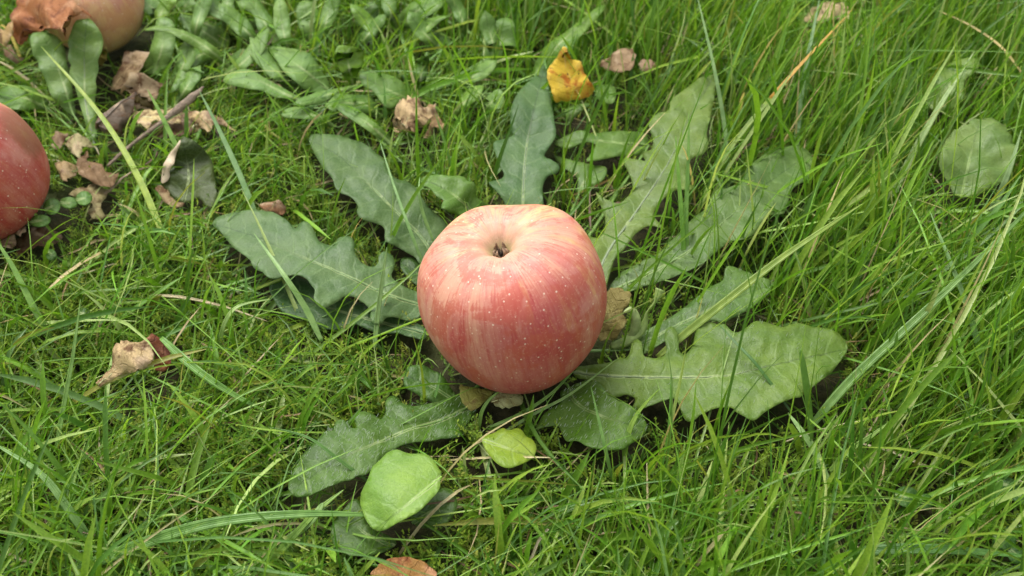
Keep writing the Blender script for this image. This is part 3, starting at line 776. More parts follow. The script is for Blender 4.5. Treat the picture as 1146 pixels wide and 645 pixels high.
# ---- weed at the top left beside the apples
P2, c2 = plant("leafy_weed", (108, 168), 0.004, "weed with two upright blunt leaves in front of the top corner apple")
C0 = (0, 0, 5.863)
weed(P2, c2, crop(*C0, [(195,260),(220,220),(270,210),(330,215),(380,240),(420,300),(430,360),(440,420),(460,470),(470,540),(480,640),(500,760),(440,740),(380,680),(340,640),(310,560),(280,480),(250,450),(255,400),(215,370),(210,320)]), crop(*C0, [(480,750),(400,500),(340,350),(270,215)]), (0.008, 0.018, 0.026, 0.034), (0.150, 0.270, 0.130), slack=.003)
weed(P2, c2, crop(*C0, [(470,200),(490,150),(530,120),(570,115),(610,140),(640,185),(670,235),(680,290),(660,360),(640,400),(650,450),(635,500),(625,540),(635,580),(615,680),(640,800),(630,930),(580,900),(560,800),(520,680),(490,560),(455,500),(460,460),(470,430),(445,400),(450,350),(455,310),(440,280)]), crop(*C0, [(610,920),(560,660),(555,480),(555,300),(570,120)]), (0.006, 0.014, 0.022, 0.030, 0.040), (0.165, 0.290, 0.140), slack=.003, rib_col=(0.36, 0.46, 0.26))
weed(P2, c2, crop(*C0, [(-40,600),(80,565),(170,562),(230,580),(280,620),(330,680),(300,730),(150,720),(-40,720)]), crop(*C0, [(320,720),(150,640),(-40,650)]), (0.006, 0.016, 0.014), (0.13, 0.26, 0.09))
P4, c4 = plant("leafy_weed", (215, 95), 0.004, "low spread of overlapping pale leaves behind the twig at top left")
weed(P4, c4, crop(*C2, [(260,100),(330,90),(420,130),(540,170),(580,230),(560,300),(420,260),(330,190)]), crop(*C2, [(560,290),(420,190),(265,100)]), (0.008, 0.016, 0.022), G2)
weed(P4, c4, crop(*C2, [(130,120),(180,100),(240,130),(250,250),(220,350),(190,420),(120,440),(50,440),(80,360),(100,280),(125,200)]), crop(*C2, [(120,440),(170,280),(185,105)]), (0.010, 0.022, 0.030), G1, slack=.003)
weed(P4, c4, crop(*C2, [(50,185),(100,160),(170,155),(250,170),(330,195),(420,240),(500,290),(560,360),(600,410),(560,420),(480,350),(400,300),(320,260),(240,210),(160,185)]), crop(*C2, [(590,412),(420,275),(250,190),(52,184)]), (0.010, 0.026, 0.034, 0.034), (0.16, 0.29, 0.10), slack=.004)
weed(P4, c4, crop(*C2, [(320,310),(400,280),(490,285),(520,340),(470,350),(390,390),(330,430),(290,510),(210,570),(260,450),(280,370)]), crop(*C2, [(510,330),(380,340),(220,560)]), (0.010, 0.020, 0.016), G2)
weed(P4, c4, crop(*C2, [(-20,-20),(-20,40),(60,60),(110,120),(150,115),(230,60),(200,-20)]), crop(*C2, [(180,110),(100,40),(20,-10)]), (0.014, 0.026, 0.030), G1)
weed(P4, c4, crop(*C2, [(240,60),(270,0),(340,-20),(380,40),(340,90),(290,100)]), crop(*C2, [(290,95),(310,30),(350,-20)]), (0.012, 0.018, 0.022), G2)
weed(P4, c4, crop(*C2, [(560,380),(600,320),(660,290),(700,330),(680,400),(620,440)]), crop(*C2, [(590,420),(640,360),(690,310)]), (0.010, 0.016, 0.020), (0.10, 0.2, 0.07))

# more spoon-shaped leaves of the same weeds, each from its base to its tip
def spoon(root, c, b, t, w, zb, zt, col, bend=0.0):
    t = (b[0] + (t[0] - b[0]) * 1.45, b[1] + (t[1] - b[1]) * 1.45); zt = zt + .008; w = w * random.uniform(.75, 1.15)
    d = Vector((t[0] - b[0], t[1] - b[1])); L = d.length; d /= L; nrm = Vector((-d.y, d.x))
    left, right, rib = [], [], []
    for k in range(9):
        f = k / 8
        off = bend * L * math.sin(math.pi * f)
        cpt = Vector(b) + d * (L * f) + nrm * off
        hw = w * (0.22 + 0.78 * max(0, math.sin(math.pi * min(1, (f * 0.92 + 0.02)) ** 1.5)) ) * (1 + .12 * math.sin(k * 2.3 + b[0])) * (0.15 if k == 8 else 1)
        rib.append(tuple(cpt)); left.append(tuple(cpt + nrm * hw)); right.append(tuple(cpt - nrm * hw))
    weed(root, c, left + right[::-1], rib[::2], (zb, (zb + zt) / 2 + .004, zt), col)
for q in [((300,60),(262,22),9,.008,.024,G2),((330,75),(318,20),8,.008,.026,G1),((355,60),(372,8),8,.008,.028,G2),((405,95),(352,110),8,.006,.018,G1),((430,60),(404,22),8,.008,.026,G3),
          ((500,60),(470,28),9,.008,.026,G2),((505,100),(540,78),9,.008,.022,G1),((520,50),(505,8),8,.010,.030,G1),((450,40),(440,-5),8,.010,.028,G2),((415,125),(380,120),9,.006,.016,G2),
          ((560,70),(548,30),9,.010,.028,G2),((395,60),(420,30),8,.008,.024,G2),((345,100),(300,60),9,.008,.020,G1),((505,135),(530,108),8,.006,.016,G3),((290,30),(240,0),9,.010,.026,G1)]:
    spoon(P3, c3, *q, bend=random.uniform(-.12, .12))
for q in [((240,90),(282,50),8,.008,.022,G2),((215,60),(230,8),9,.010,.028,G1),((190,95),(205,60),9,.008,.020,G2),((250,40),(262,-5),8,.010,.026,G2),((195,120),(215,88),8,.006,.014,G1),((175,40),(190,8),9,.012,.026,G3)]:
    spoon(P4, c4, *q, bend=random.uniform(-.12, .12))

# ---- round leaf at the right and the pale leaf above it
CR = (820, 0, 2.687)
P5, c5 = plant("round_leaved_weed", (1092, 232), 0.004, "single round crinkled grey-green leaf at the right edge among tall grass")
add_leaf(P5, crop(*CR, [(705,365),(740,352),(800,358),(830,390),(855,440),(850,490),(820,540),(780,575),(720,592),(665,590),(660,560),(625,530),(613,490),(630,450),(650,400),(690,380),(715,375)]), crop(*CR, [(690,590),(715,470),(745,355)]), (0.020, 0.028, 0.032), (0.155, 0.250, 0.125), petiole=c5, pucker=.0012, wave=.003, slack=.003, rib_r=.0006, soft=5, quilt=.0006)
P6, c6 = plant("leafy_weed", (1055, 125), 0.004, "faint pale leaf half hidden in grass above the round leaf at right")
weed(P6, c6, crop(*CR, [(570,300),(590,240),(650,190),(735,170),(740,215),(690,240),(700,300),(640,340),(600,330)]), crop(*CR, [(600,330),(650,260),(735,180)]), (0.014, 0.024, 0.030), (0.16, 0.27, 0.10), slack=.012)

# ------------------------------------------------------------------ loose green leaves
def jag(o, k):
    r = random.Random(k); out = []
    for a, b in zip(o, o[1:] + o[:1]):
        out.append(a)
        for t in (.33, .66): out.append((a[0] + (b[0] - a[0]) * t + r.uniform(-1.1, 1.1), a[1] + (b[1] - a[1]) * t + r.uniform(-1.1, 1.1)))
    return out
def loose_leaf(name, label, cat, outline, rib, zs, color, mat=None, rib_name=True, slack=0.002, **kw):
    if mat in (M_BROWN, M_ORANGE, M_OLIVE):
        kw.setdefault('thick', 0.00016); kw.setdefault('spacing', 3.8)
        outline = jag(outline, len(label)); kw['smooth_n'] = 1
    c = at(*rib[len(rib) // 2], zs[0])
    root = empty(name, (c.x, c.y, 0.0), label, cat)
    add_leaf(root, outline, rib, zs, color, mat=mat, name="blade", slack=slack, **kw)
    return root
loose_leaf("green_leaf", "large light green oval leaf lying in front of the apple, lower left", "leaf",
    crop(*CI, [(375,470),(385,430),(420,370),(425,330),(480,290),(495,265),(545,250),(590,275),(650,270),(700,285),(730,345),(745,350),(735,380),(738,410),(725,450),(690,480),(650,530),(590,560),(530,590),(480,620),(430,610),(400,570),(385,530),(375,500)]),
    crop(*CI, [(742,370),(660,440),(560,520),(440,612)]), (0.024, 0.025, 0.024, 0.019), (0.205, 0.365, 0.120), pucker=.0002, wave=.0008, smooth_n=3, soft=3, rib_r=.0005, curl=6, quilt=.0002)
loose_leaf("green_leaf", "dark green leaf partly hidden beneath the large light green oval leaf", "leaf",
    crop(*CI, [(245,660),(255,590),(290,540),(340,480),(380,500),(400,570),(430,612),(500,640),(540,680),(480,720),(400,740),(300,730)]),
    crop(*CI, [(520,690),(380,620),(330,500)]), (0.006, 0.010, 0.011), (0.070, 0.150, 0.045), slack=.008)
loose_leaf("green_leaf", "dull green leaf tip to the right of the large oval leaf", "leaf",
    crop(*CI, [(600,560),(660,520),(740,430),(800,450),(810,520),(760,590),(690,610),(630,600)]),
    crop(*CI, [(610,590),(700,530),(795,455)]), (0.006, 0.009, 0.009), (0.072, 0.155, 0.050), slack=.008)
loose_leaf("green_leaf", "small round yellow-green leaf lying just below the apple", "leaf",
    crop(*CM, [(95,300),(130,295),(180,280),(222,250),(245,268),(275,265),(310,252),(340,270),(355,300),(390,315),(415,350),(418,390),(390,430),(350,455),(300,480),(240,490),(190,465),(150,420),(115,370)]),
    crop(*CM, [(110,320),(270,375),(400,420)]), (0.017, 0.019, 0.018), (0.270, 0.400, 0.075), pucker=.0002, wave=.0008, smooth_n=3, soft=2, rib_r=.0004, quilt=.0001)

# ------------------------------------------------------------------ withered leaves
# yellow leaf
CY = (600, 40, 7.164)
loose_leaf("yellow_leaf", "bright yellow folded leaf with orange-brown blotches above the apple", "leaf",
    crop(*CY, [(230,85),(200,105),(165,170),(130,220),(95,265),(85,310),(95,370),(115,420),(135,500),(160,560),(200,530),(300,525),(400,505),(440,480),(465,440),(470,405),(430,350),(385,290),(370,230),(345,195),(290,190),(260,130)]),
    crop(*CY, [(350,525),(290,380),(220,200),(232,88)]), (0.024, 0.032, 0.037, 0.046), (0.66, 0.46, 0.040), mat=M_YELLOW, crumple=.0008, serr=0.7, slack=.001, rib_r=.0005, rib_col=(.6, .42, .12), smooth_n=2, fold=0.15)
tv, tf = tube([at(651, 113, 0.022), at(660, 135, 0.017), at(668, 155, 0.012), at(675, 178, 0.007)], [0.0005, .00045, .0004, .0004], 6)
yl = [o for o in bpy.data.objects if o.name.startswith("yellow_leaf") and o.parent is None][0]
st = new_obj("stalk", mesh_from("stalk", tv, tf), M_STEM, None, color=(0.36, 0.42, 0.14)); child_of(st, yl)
# orange leaf draped over the corner apple
loose_leaf("orange_leaf", "large curled orange-brown leaf draped over the top corner apple", "leaf",
    crop(*C0, [(100,-60),(105,0),(110,40),(70,110),(90,190),(85,250),(130,290),(180,280),(200,230),(250,205),(330,190),(400,205),(440,275),(435,200),(470,130),(540,85),(600,112),(570,60),(520,30),(470,-10),(380,-80),(220,-100)]),
    crop(*C0, [(130,285),(200,120),(330,40),(480,20),(595,108)]), (0.020, 0.034, 0.052, 0.057, 0.050), (0.40, 0.155, 0.052), mat=M_ORANGE, crumple=.0022, slack=.001, rib_r=.0007, smooth_n=2, rib_col=(.3, .12, .05), curl=10)
loose_leaf("dry_leaf", "pale tan leaf scrap at the left of the orange leaf", "leaf",
    crop(*C0, [(-40,180),(20,190),(80,140),(85,200),(60,260),(20,310),(-40,320)]), crop(*C0, [(-40,290),(20,240),(80,160)]), (0.022, 0.03, 0.036), (0.46, 0.29, 0.13), mat=M_BROWN, crumple=.002, rib_r=0)
loose_leaf("dry_leaf", "dark brown leaf scrap beneath the orange leaf", "leaf",
    crop(*C0, [(20,300),(70,290),(100,350),(160,380),(120,420),(60,400),(25,360)]), crop(*C0, [(30,310),(80,350),(150,390)]), (0.010, 0.014, 0.012), (0.19, 0.12, 0.065), mat=M_BROWN, crumple=.002, rib_r=0)
loose_leaf("dry_leaf", "narrow yellow leaf standing against the corner apple", "leaf",
    crop(*C0, [(640,420),(650,350),(690,310),(705,340),(700,400),(670,435)]), crop(*C0, [(660,430),(680,370),(692,312)]), (0.008, 0.016, 0.022), (0.50, 0.40, 0.09), mat=M_OLIVE, crumple=.001, rib_r=0)
CT = (100, 60, 4.606)
loose_leaf("dry_leaf", "flat tan veined leaf behind the rolled grey leaf near the twig", "leaf",
    crop(*CT, [(105,180),(120,120),(170,60),(180,0),(240,-20),(310,-10),(280,50),(250,100),(200,140),(150,190)]), crop(*CT, [(120,175),(190,80),(290,-5)]), (0.008, 0.014, 0.020), (0.34, 0.22, 0.12), mat=M_BROWN, crumple=.002)

def rolled_leaf(name, label, px, z, length, width, roll, az, pitch, bank, color, mat, seed, crumple=0.0016, invert=False, tip=0.8, stalk=0.0, spiral=0.0, inner=None):
    """a leaf bent round its long axis. dome (invert=False) or trough (invert=True)"""
    NU, NV = 26, 22
    verts, luv, faces = [], [], []
    for i in range(NU + 1):
        u = i / NU
        w = width * (math.sin(math.pi * min(1, u ** tip * 0.97 + 0.03)) ** 0.75) * (1 + 0.10 * math.sin(u * 23 + seed))
        for j in range(NV + 1):
            vv = -1 + 2 * j / NV
            a = vv * roll / 2
            Rr = width / max(roll / 2, .1) * (1 - spiral * abs(vv))
            k = w / width
            x = (u - 0.5) * length
            y = Rr * math.sin(a) * k
            zz = Rr * (math.cos(a) - 1) * k
            nv = Vector((x, vv * width, seed))
            q = Vector((x + crumple * noise.noise(nv * 140), y + crumple * noise.noise(nv * 150 + Vector((5, 2, 1))), zz + crumple * 1.6 * noise.noise(nv * 110 + Vector((1, 8, 3)))))
            q.z += 0.10 * length * (0.25 - (u - .5) ** 2)
            if invert: q.z = -q.z
            verts.append(q); luv.append((u * length, vv * w, u))
    for i in range(NU):
        for j in range(NV):
            a = i * (NV + 1) + j
            faces.append((a, a + 1, a + NV + 2, a + NV + 1) if invert else (a, a + NV + 1, a + NV + 2, a + 1))
    M = Matrix.Rotation(az, 4, 'Z') @ Matrix.Rotation(-pitch, 4, 'Y') @ Matrix.Rotation(bank, 4, 'X')
    c = at(*px, z)
    low = min((M @ v).z for v in verts)
    verts = [M @ v + Vector((c.x, c.y, z)) for v in verts]
    root = empty(name, (c.x, c.y, 0.0), label, "leaf")
    m = mesh_from("blade", verts, faces); vec_attr(m, "luv", luv)
    o = new_obj("blade", m, mat, None, color=color); child_of(o, root)
    sm = o.modifiers.new("thickness", 'SOLIDIFY'); sm.thickness = 0.0004
    path = [verts[i * (NV + 1) + NV // 2] for i in range(0, NU + 1, 2)]
    ups = Vector((0, 0, -0.0001 if invert else 0.0002))
    tv, tf = tube([q + ups for q in path], [0.0006 * (1 - 0.6 * k / len(path)) for k in range(len(path))], 6)
    r = new_obj("midrib", mesh_from("midrib", tv, tf), M_STEM, None, color=tuple(cc * .75 for cc in color)); r.parent = o
    if stalk:
        d = (path[0] - path[1]).normalized()
        sp = [path[0] - d * .002, path[0] + d * stalk * .5 + Vector((0, 0, -.001)), path[0] + d * stalk + Vector((0, 0, -.004))]
        tv, tf = tube(sp, [0.0014, 0.0010, 0.0008], 7)
        s = new_obj("stalk", mesh_from("stalk", tv, tf), M_STEM, None, color=color); child_of(s, root)
    seed_mesh(verts, faces, 0.002)
    return root
R = math.radians
c = crop(0, 330, 3.473, [(440,215),(455,190),(480,178),(530,180),(575,175),(592,205),(595,240),(585,265),(560,290),(510,302),(470,308),(430,328),(388,358),(372,342),(405,312),(438,282)])
loose_leaf("curled_leaf", "tan curled leaf with a dark red hollow, lying alone in the moss at left", "leaf", c,
    crop(0, 330, 3.473, [(380,350),(435,300),(500,245),(590,215)]), (0.012, 0.018, 0.030, 0.027), (0.54, 0.37, 0.21), mat=M_BROWN, crumple=.0016, curl=75, spacing=3.6, slack=.001, rib_r=.0003, smooth_n=2)
loose_leaf("dry_leaf", "dark red-brown leaf flap at the mouth of the tan curled leaf", "leaf",
    [(162,380),(170,374),(180,378),(188,388),(193,398),(190,410),(182,416),(172,412),(174,400),(168,390)], [(172,412),(182,396),(168,376)], (0.010, 0.016, 0.020), (0.17, 0.052, 0.025), mat=M_ORANGE, crumple=.0015, rib_r=0, slack=.001)
loose_leaf("crumpled_leaf", "light brown crumpled dome of a dead leaf at top centre left of the yellow leaf", "leaf",
    crop(420, 90, 8.06, [(160,440),(158,380),(165,320),(185,220),(215,185),(240,160),(290,138),(330,165),(370,180),(430,222),(480,250),(520,300),(500,350),(480,380),(430,430),(390,440),(350,475),(280,485),(200,455)]),
    crop(420, 90, 8.06, [(190,445),(280,370),(350,290),(440,232)]), (0.016, 0.030, 0.036, 0.028), (0.54, 0.36, 0.21), mat=M_BROWN, crumple=.0028, curl=45, spacing=3.6, slack=.001, rib_r=.0004, smooth_n=1)
loose_leaf("dry_leaf", "small jagged brown leaf flake beside the crumpled brown leaf", "leaf",
    crop(420, 90, 8.06, [(470,250),(490,205),(540,200),(545,250),(600,340),(620,400),(590,440),(530,400),(520,470),(450,540),(430,520),(470,440),(500,350)]), crop(420, 90, 8.06, [(450,530),(530,360),(515,210)]), (0.010, 0.018, 0.024), (0.42, 0.26, 0.13), mat=M_BROWN, crumple=.003, rib_r=0, smooth_n=2)
rolled_leaf("curled_leaf", "dark grey-brown rolled leaf with an open hollow end, left of the twig", (131, 122), 0.020, 0.030, 0.0150, R(250), R(58), R(6), R(0), (0.19, 0.145, 0.105), M_BROWN, 21.7, .0012, tip=.5)
loose_leaf("dry_leaf", "greyish tan arched leaf standing behind the twig", "leaf",
    crop(*CT, [(155,200),(180,150),(215,110),(280,112),(380,140),(375,155),(350,165),(355,220),(330,285),(240,280),(215,260),(230,200),(190,190)]), crop(*CT, [(235,275),(260,190),(250,112)]), (0.008, 0.020, 0.026), (0.36, 0.25, 0.16), mat=M_BROWN, crumple=.003, slack=.001)
loose_leaf("dry_leaf", "pale tan torn leaf crossed by the twig", "leaf",
    crop(*CT, [(180,290),(250,290),(330,285),(430,280),(470,320),(480,370),(440,360),(380,350),(320,350),(300,390),(250,360),(210,320),(160,330)]), crop(*CT, [(170,320),(300,320),(470,340)]), (0.012, 0.018, 0.014), (0.56, 0.42, 0.22), mat=M_BROWN, crumple=.0024, slack=.001, smooth_n=2)
loose_leaf("dry_leaf", "cream curled leaf with orange rim to the right of the twig", "leaf",
    crop(*CT, [(500,300),(510,285),(570,292),(640,315),(690,340),(760,400),(720,380),(680,360),(650,365),(630,385),(570,402),(535,405),(545,360),(515,340)]), crop(*CT, [(535,400),(570,345),(690,345)]), (0.008, 0.018, 0.014), (0.55, 0.38, 0.21), mat=M_BROWN, crumple=.0022, slack=.001, smooth_n=2)
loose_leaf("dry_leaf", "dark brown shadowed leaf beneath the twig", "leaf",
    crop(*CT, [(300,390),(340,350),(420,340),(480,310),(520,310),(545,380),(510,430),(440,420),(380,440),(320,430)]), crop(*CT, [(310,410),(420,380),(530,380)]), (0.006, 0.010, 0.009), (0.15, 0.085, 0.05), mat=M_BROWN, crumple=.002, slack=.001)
CW = (160, 150, 6.45)
loose_leaf("green_leaf", "dark green drooping leaf with a pale rolled edge below the twig", "leaf",
    crop(*CW, [(270,40),(300,20),(380,60),(450,120),(500,200),(520,330),(530,470),(480,540),(400,470),(330,490),(250,470),(190,430),(130,360),(150,290),(200,240),(230,190),(245,110)]), crop(*CW, [(290,480),(330,300),(285,40)]), (0.010, 0.016, 0.028), (0.055, 0.085, 0.028), slack=.002, crumple=.0012, spacing=4.5)
loose_leaf("dry_leaf", "cream white strip, the rolled edge beside the dark drooping leaf", "leaf",
    crop(*CW, [(270,42),(262,80),(240,130),(228,190),(222,215),(200,240),(188,270),(190,310),(165,345),(132,350),(140,270),(150,220),(190,150),(235,85)]), crop(*CW, [(150,345),(190,220),(268,45)]), (0.014, 0.022, 0.031), (0.66, 0.55, 0.38), mat=M_HAIR, rib_r=0, slack=.001, spacing=4)
loose_leaf("dry_leaf", "brown curled lower rim below the dark drooping leaf", "leaf",
    crop(*CW, [(85,400),(110,360),(170,345),(175,390),(190,440),(240,480),(300,490),(270,520),(220,530),(150,480)]), crop(*CW, [(95,390),(160,440),(290,500)]), (0.012, 0.012, 0.010), (0.30, 0.20, 0.11), mat=M_BROWN, rib_r=0, slack=.001, spacing=4.5, crumple=.0015)
CL = (0, 100, 3.394)
litter = [
    ("jagged brown leaf scrap beside the dull red apple, upper one", [(195,200),(205,150),(255,160),(260,180),(235,200),(230,225),(200,225)], (0.24, 0.15, 0.095), .012),
    ("pale greenish dry leaf scrap beside the two upright weed leaves", [(240,205),(270,180),(300,175),(345,195),(350,215),(310,215),(305,260),(270,240)], (0.44, 0.36, 0.20), .012),
    ("brown leaf scrap touching the right side of the dull red apple", [(205,275),(240,270),(290,285),(285,320),(250,325),(255,345),(225,330)], (0.40, 0.26, 0.14), .011),
    ("crumpled dark brown leaf right of the dull red apple", [(290,290),(310,240),(330,230),(330,275),(390,285),(400,310),(450,310),(425,370),(380,360),(340,345),(300,325)], (0.22, 0.125, 0.065), .013),
    ("olive tan flat leaf under the clover leaflets", [(260,400),(310,370),(360,355),(420,375),(400,410),(380,440),(400,480),(350,495),(330,460),(350,430)], (0.33, 0.26, 0.13), .008),
    ("brown leaf lying beneath the dull red apple near the left edge", [(60,560),(130,520),(190,520),(240,560),(200,590),(120,600),(60,640)], (0.16, 0.10, 0.055), .005),
    ("pinkish tan leaf flake at the left edge under the dull red apple", [(-20,570),(20,555),(55,550),(58,590),(40,605),(-20,605)], (0.54, 0.36, 0.25), .009),
    ("tiny pinkish leaf flake beside the clover under the dull red apple", [(50,545),(75,525),(95,520),(98,538),(75,555)], (0.50, 0.33, 0.23), .012),
    ("small reddish brown leaf curl above the lobed blue-green leaf", [(975,20),(1010,18),(1060,25),(1085,45),(1060,70),(1000,55)], (0.26, 0.12, 0.06), .010),
]
for lb, pts, colr, z in litter:
    o = crop(*CL, pts)
    if "lobed blue-green" in lb: o = [(289, 229), (298, 224), (312, 225), (320, 231), (317, 239), (300, 236)]
    xs = sorted(o)
    loose_leaf("dry_leaf", lb, "leaf", o, [xs[0], ((xs[0][0] + xs[-1][0]) / 2, (xs[0][1] + xs[-1][1]) / 2), xs[-1]], (z, z + .004, z + .001), colr, mat=M_BROWN, crumple=.003, rib_r=0, slack=.001, spacing=3.6, smooth_n=1)
loose_leaf("dry_leaf", "yellow-green fading leaf poking out under the front of the apple", "leaf",
    crop(*CN, [(490,290),(500,262),(560,280),(640,295),(700,300),(680,330),(640,360),(600,400),(560,420),(520,390),(495,340)]), crop(*CN, [(530,400),(580,340),(640,290)]), (0.012, 0.013, 0.012), (0.23, 0.24, 0.045), mat=M_OLIVE, crumple=.001, rib_r=.0004, slack=.001)
loose_leaf("dry_leaf", "pale cream-green dry leaf under the front of the apple", "leaf",
    crop(*CN, [(670,350),(700,310),(770,288),(850,290),(862,340),(855,370),(800,385),(740,395),(690,375)]), crop(*CN, [(680,360),(770,340),(860,345)]), (0.012, 0.014, 0.012), (0.42, 0.44, 0.20), mat=M_OLIVE, crumple=.0015, rib_r=.0004, slack=.001)
loose_leaf("dry_leaf", "greenish brown leaf tucked against the right side of the apple", "leaf",
    [(676, 330), (684, 320), (696, 321), (707, 329), (704, 340), (696, 350), (702, 358), (690, 378), (672, 382), (660, 370), (668, 350)], [(668, 378), (684, 350), (695, 324)], (0.010, 0.018, 0.024), (0.24, 0.20, 0.055), mat=M_OLIVE, crumple=.002, rib_r=.0004, slack=.001)
loose_leaf("dry_leaf", "orange-brown leaf with a yellow edge cut off by the bottom edge", "leaf",
    [(414, 640), (424, 630), (440, 623), (458, 622), (476, 628), (489, 641), (484, 668), (450, 676), (420, 664)], [(420, 656), (450, 645), (487, 642)], (0.010, 0.016, 0.013), (0.34, 0.18, 0.05), mat=M_ORANGE, crumple=.0015, rib_r=.0005, slack=.001)
loose_leaf("dry_leaf", "faded pinkish brown leaf in the grass to the right of the yellow leaf", "leaf",
    [(671, 76), (674, 66), (684, 60), (696, 56), (708, 53), (712, 62), (708, 74), (698, 80), (684, 80)], [(673, 76), (692, 67), (709, 56)], (0.020, 0.026, 0.028), (0.32, 0.20, 0.12), mat=M_BROWN, crumple=.003, rib_r=0, slack=.003)
loose_leaf("dry_leaf", "small dull pink leaf flake deep in the grass right of the yellow leaf", "leaf",
    [(714, 72), (720, 65), (728, 68), (738, 74), (730, 80), (718, 79)], [(714, 74), (736, 74)], (0.020, 0.022), (0.30, 0.18, 0.12), mat=M_BROWN, crumple=.002, rib_r=0, slack=.003, spacing=4)
loose_leaf("dry_leaf", "cream and tan leaf at the top edge right of centre", "leaf",
    crop(*CR, [(205,60),(240,20),(290,0),(330,5),(365,30),(350,55),(310,50),(270,70),(230,60)]), crop(*CR, [(210,55),(290,30),(360,32)]), (0.018, 0.026, 0.022), (0.48, 0.36, 0.20), mat=M_BROWN, crumple=.003, rib_r=0, slack=.002)

# ------------------------------------------------------------------ twigs
def twig(label, pts, radii, color, flat=0.8, parts=None):
    path = catmull([at(*q) for q in pts], 6)
    n = len(path)
    rad = [float(np.interp(i / (n - 1), np.linspace(0, 1, len(radii)), radii)) * (1 + 0.10 * noise.noise(Vector((i * .7, len(pts), 0)))) for i in range(n)]
    path = [q + Vector((noise.noise(q * 300) * .0006, noise.noise(q * 320) * .0006, 0)) for q in path]
    tv, tf = tube(path, rad, 9, flat)
    o = new_obj("twig", mesh_from("twig", tv, tf), M_BARK, None, label, "twig", color=color)
    return o
twig("grey-brown twig, thick at its upper end, lying across the dead leaves at top left",
     [(120, 186, .010), (150, 160, .015), (178, 139, .022), (200, 122, .027), (215, 109, .031), (229, 97, .034)], [.0009, .0012, .0014, .0026, .0024, .0004], (0.20, 0.150, 0.105))
twig("thin pale twig running out from the dead leaves right of the dull red apple",
     [(108, 222, .007), (122, 214, .009), (136, 200, .011), (150, 192, .012), (168, 187, .012)], [.0011, .0008, .0006, .0005], (0.28, 0.22, 0.14))
twig("short dark curled twig end between the twig and the drooping leaf",
     [(160, 186, .012), (170, 180, .014), (175, 172, .016), (172, 167, .018)], [.0005, .0008, .0008, .0005], (0.13, 0.08, 0.06))

# ------------------------------------------------------------------ clover
def leaflet(parent, cx, cy, rx, ry, z, color, ang=0.0):
    o = []
    for k in range(14):
        a = 2 * math.pi * k / 14
        x, y = rx * math.cos(a), ry * math.sin(a)
        o.append((cx + x * math.cos(ang) - y * math.sin(ang), cy + x * math.sin(ang) + y * math.cos(ang)))
    rib = [(cx - rx * math.cos(ang), cy - rx * math.sin(ang)), (cx, cy), (cx + rx * math.cos(ang), cy + rx * math.sin(ang))]
    return add_leaf(parent, o, rib, (z, z + .001, z - .0005), color, name="leaflet", slack=(.001 if cx < 200 else .014), rib_r=.0003, spacing=3.5, pucker=.0002, wave=.0004, fold=.15, smooth_n=1)
def clover(label, leaflets, z, color):
    c = at(leaflets[0][0], leaflets[0][1], 0)
    root = empty("clover", (c.x, c.y, 0), label, "clover")
    for (cx, cy, rx, ry, an) in leaflets:
        leaflet(root, cx, cy, rx, ry, z, color, an)
    cx = sum(l[0] for l in leaflets) / len(leaflets); cy = sum(l[1] for l in leaflets) / len(leaflets)
    a = at(cx, cy, z - .001)
    tv, tf = tube([Vector((c.x, c.y, -.003)), (Vector((c.x, c.y, 0)) + a) / 2, a], [.0005, .0004, .0004], 5)
    s = new_obj("stalk", mesh_from("stalk", tv, tf), M_STEM, None, color=color); child_of(s, root)
CLV = (0.105, 0.235, 0.090)
clover("clover with two oval leaflets touching the dull red apple", [(45, 247, 12, 6.5, -.1), (58, 231, 10, 9, -.5)], .018, CLV)
clover("clover with two leaflets lying on the tan leaf right of the dull red apple", [(77, 227, 10.5, 6.5, 0), (94, 222, 9.5, 8, -.2)], .017, CLV)
clover("small bluish clover leaflet below the dull red apple", [(57, 285, 7, 6, .8)], .012, (0.09, 0.2, 0.10))
clover("dark heart-shaped clover leaf in the grass at lower right", [(1015, 556, 14, 12, .3), (1036, 562, 10, 9, .8)], .010, (0.06, 0.16, 0.055))
clover("clover leaf at the lower right edge above the thick grass stub", [(1128, 543, 13, 9, .2), (1142, 556, 10, 8, .9)], .012, (0.06, 0.16, 0.06))
clover("blue-green clover leaf near the bottom right corner", [(1124, 604, 14, 11, .2), (1138, 622, 12, 9, .7)], .012, (0.06, 0.165, 0.07))
clover("dark round clover leaflet in the moss above the tan curled leaf", [(94, 351, 7, 6.5, 0)], .010, (0.06, 0.14, 0.06))

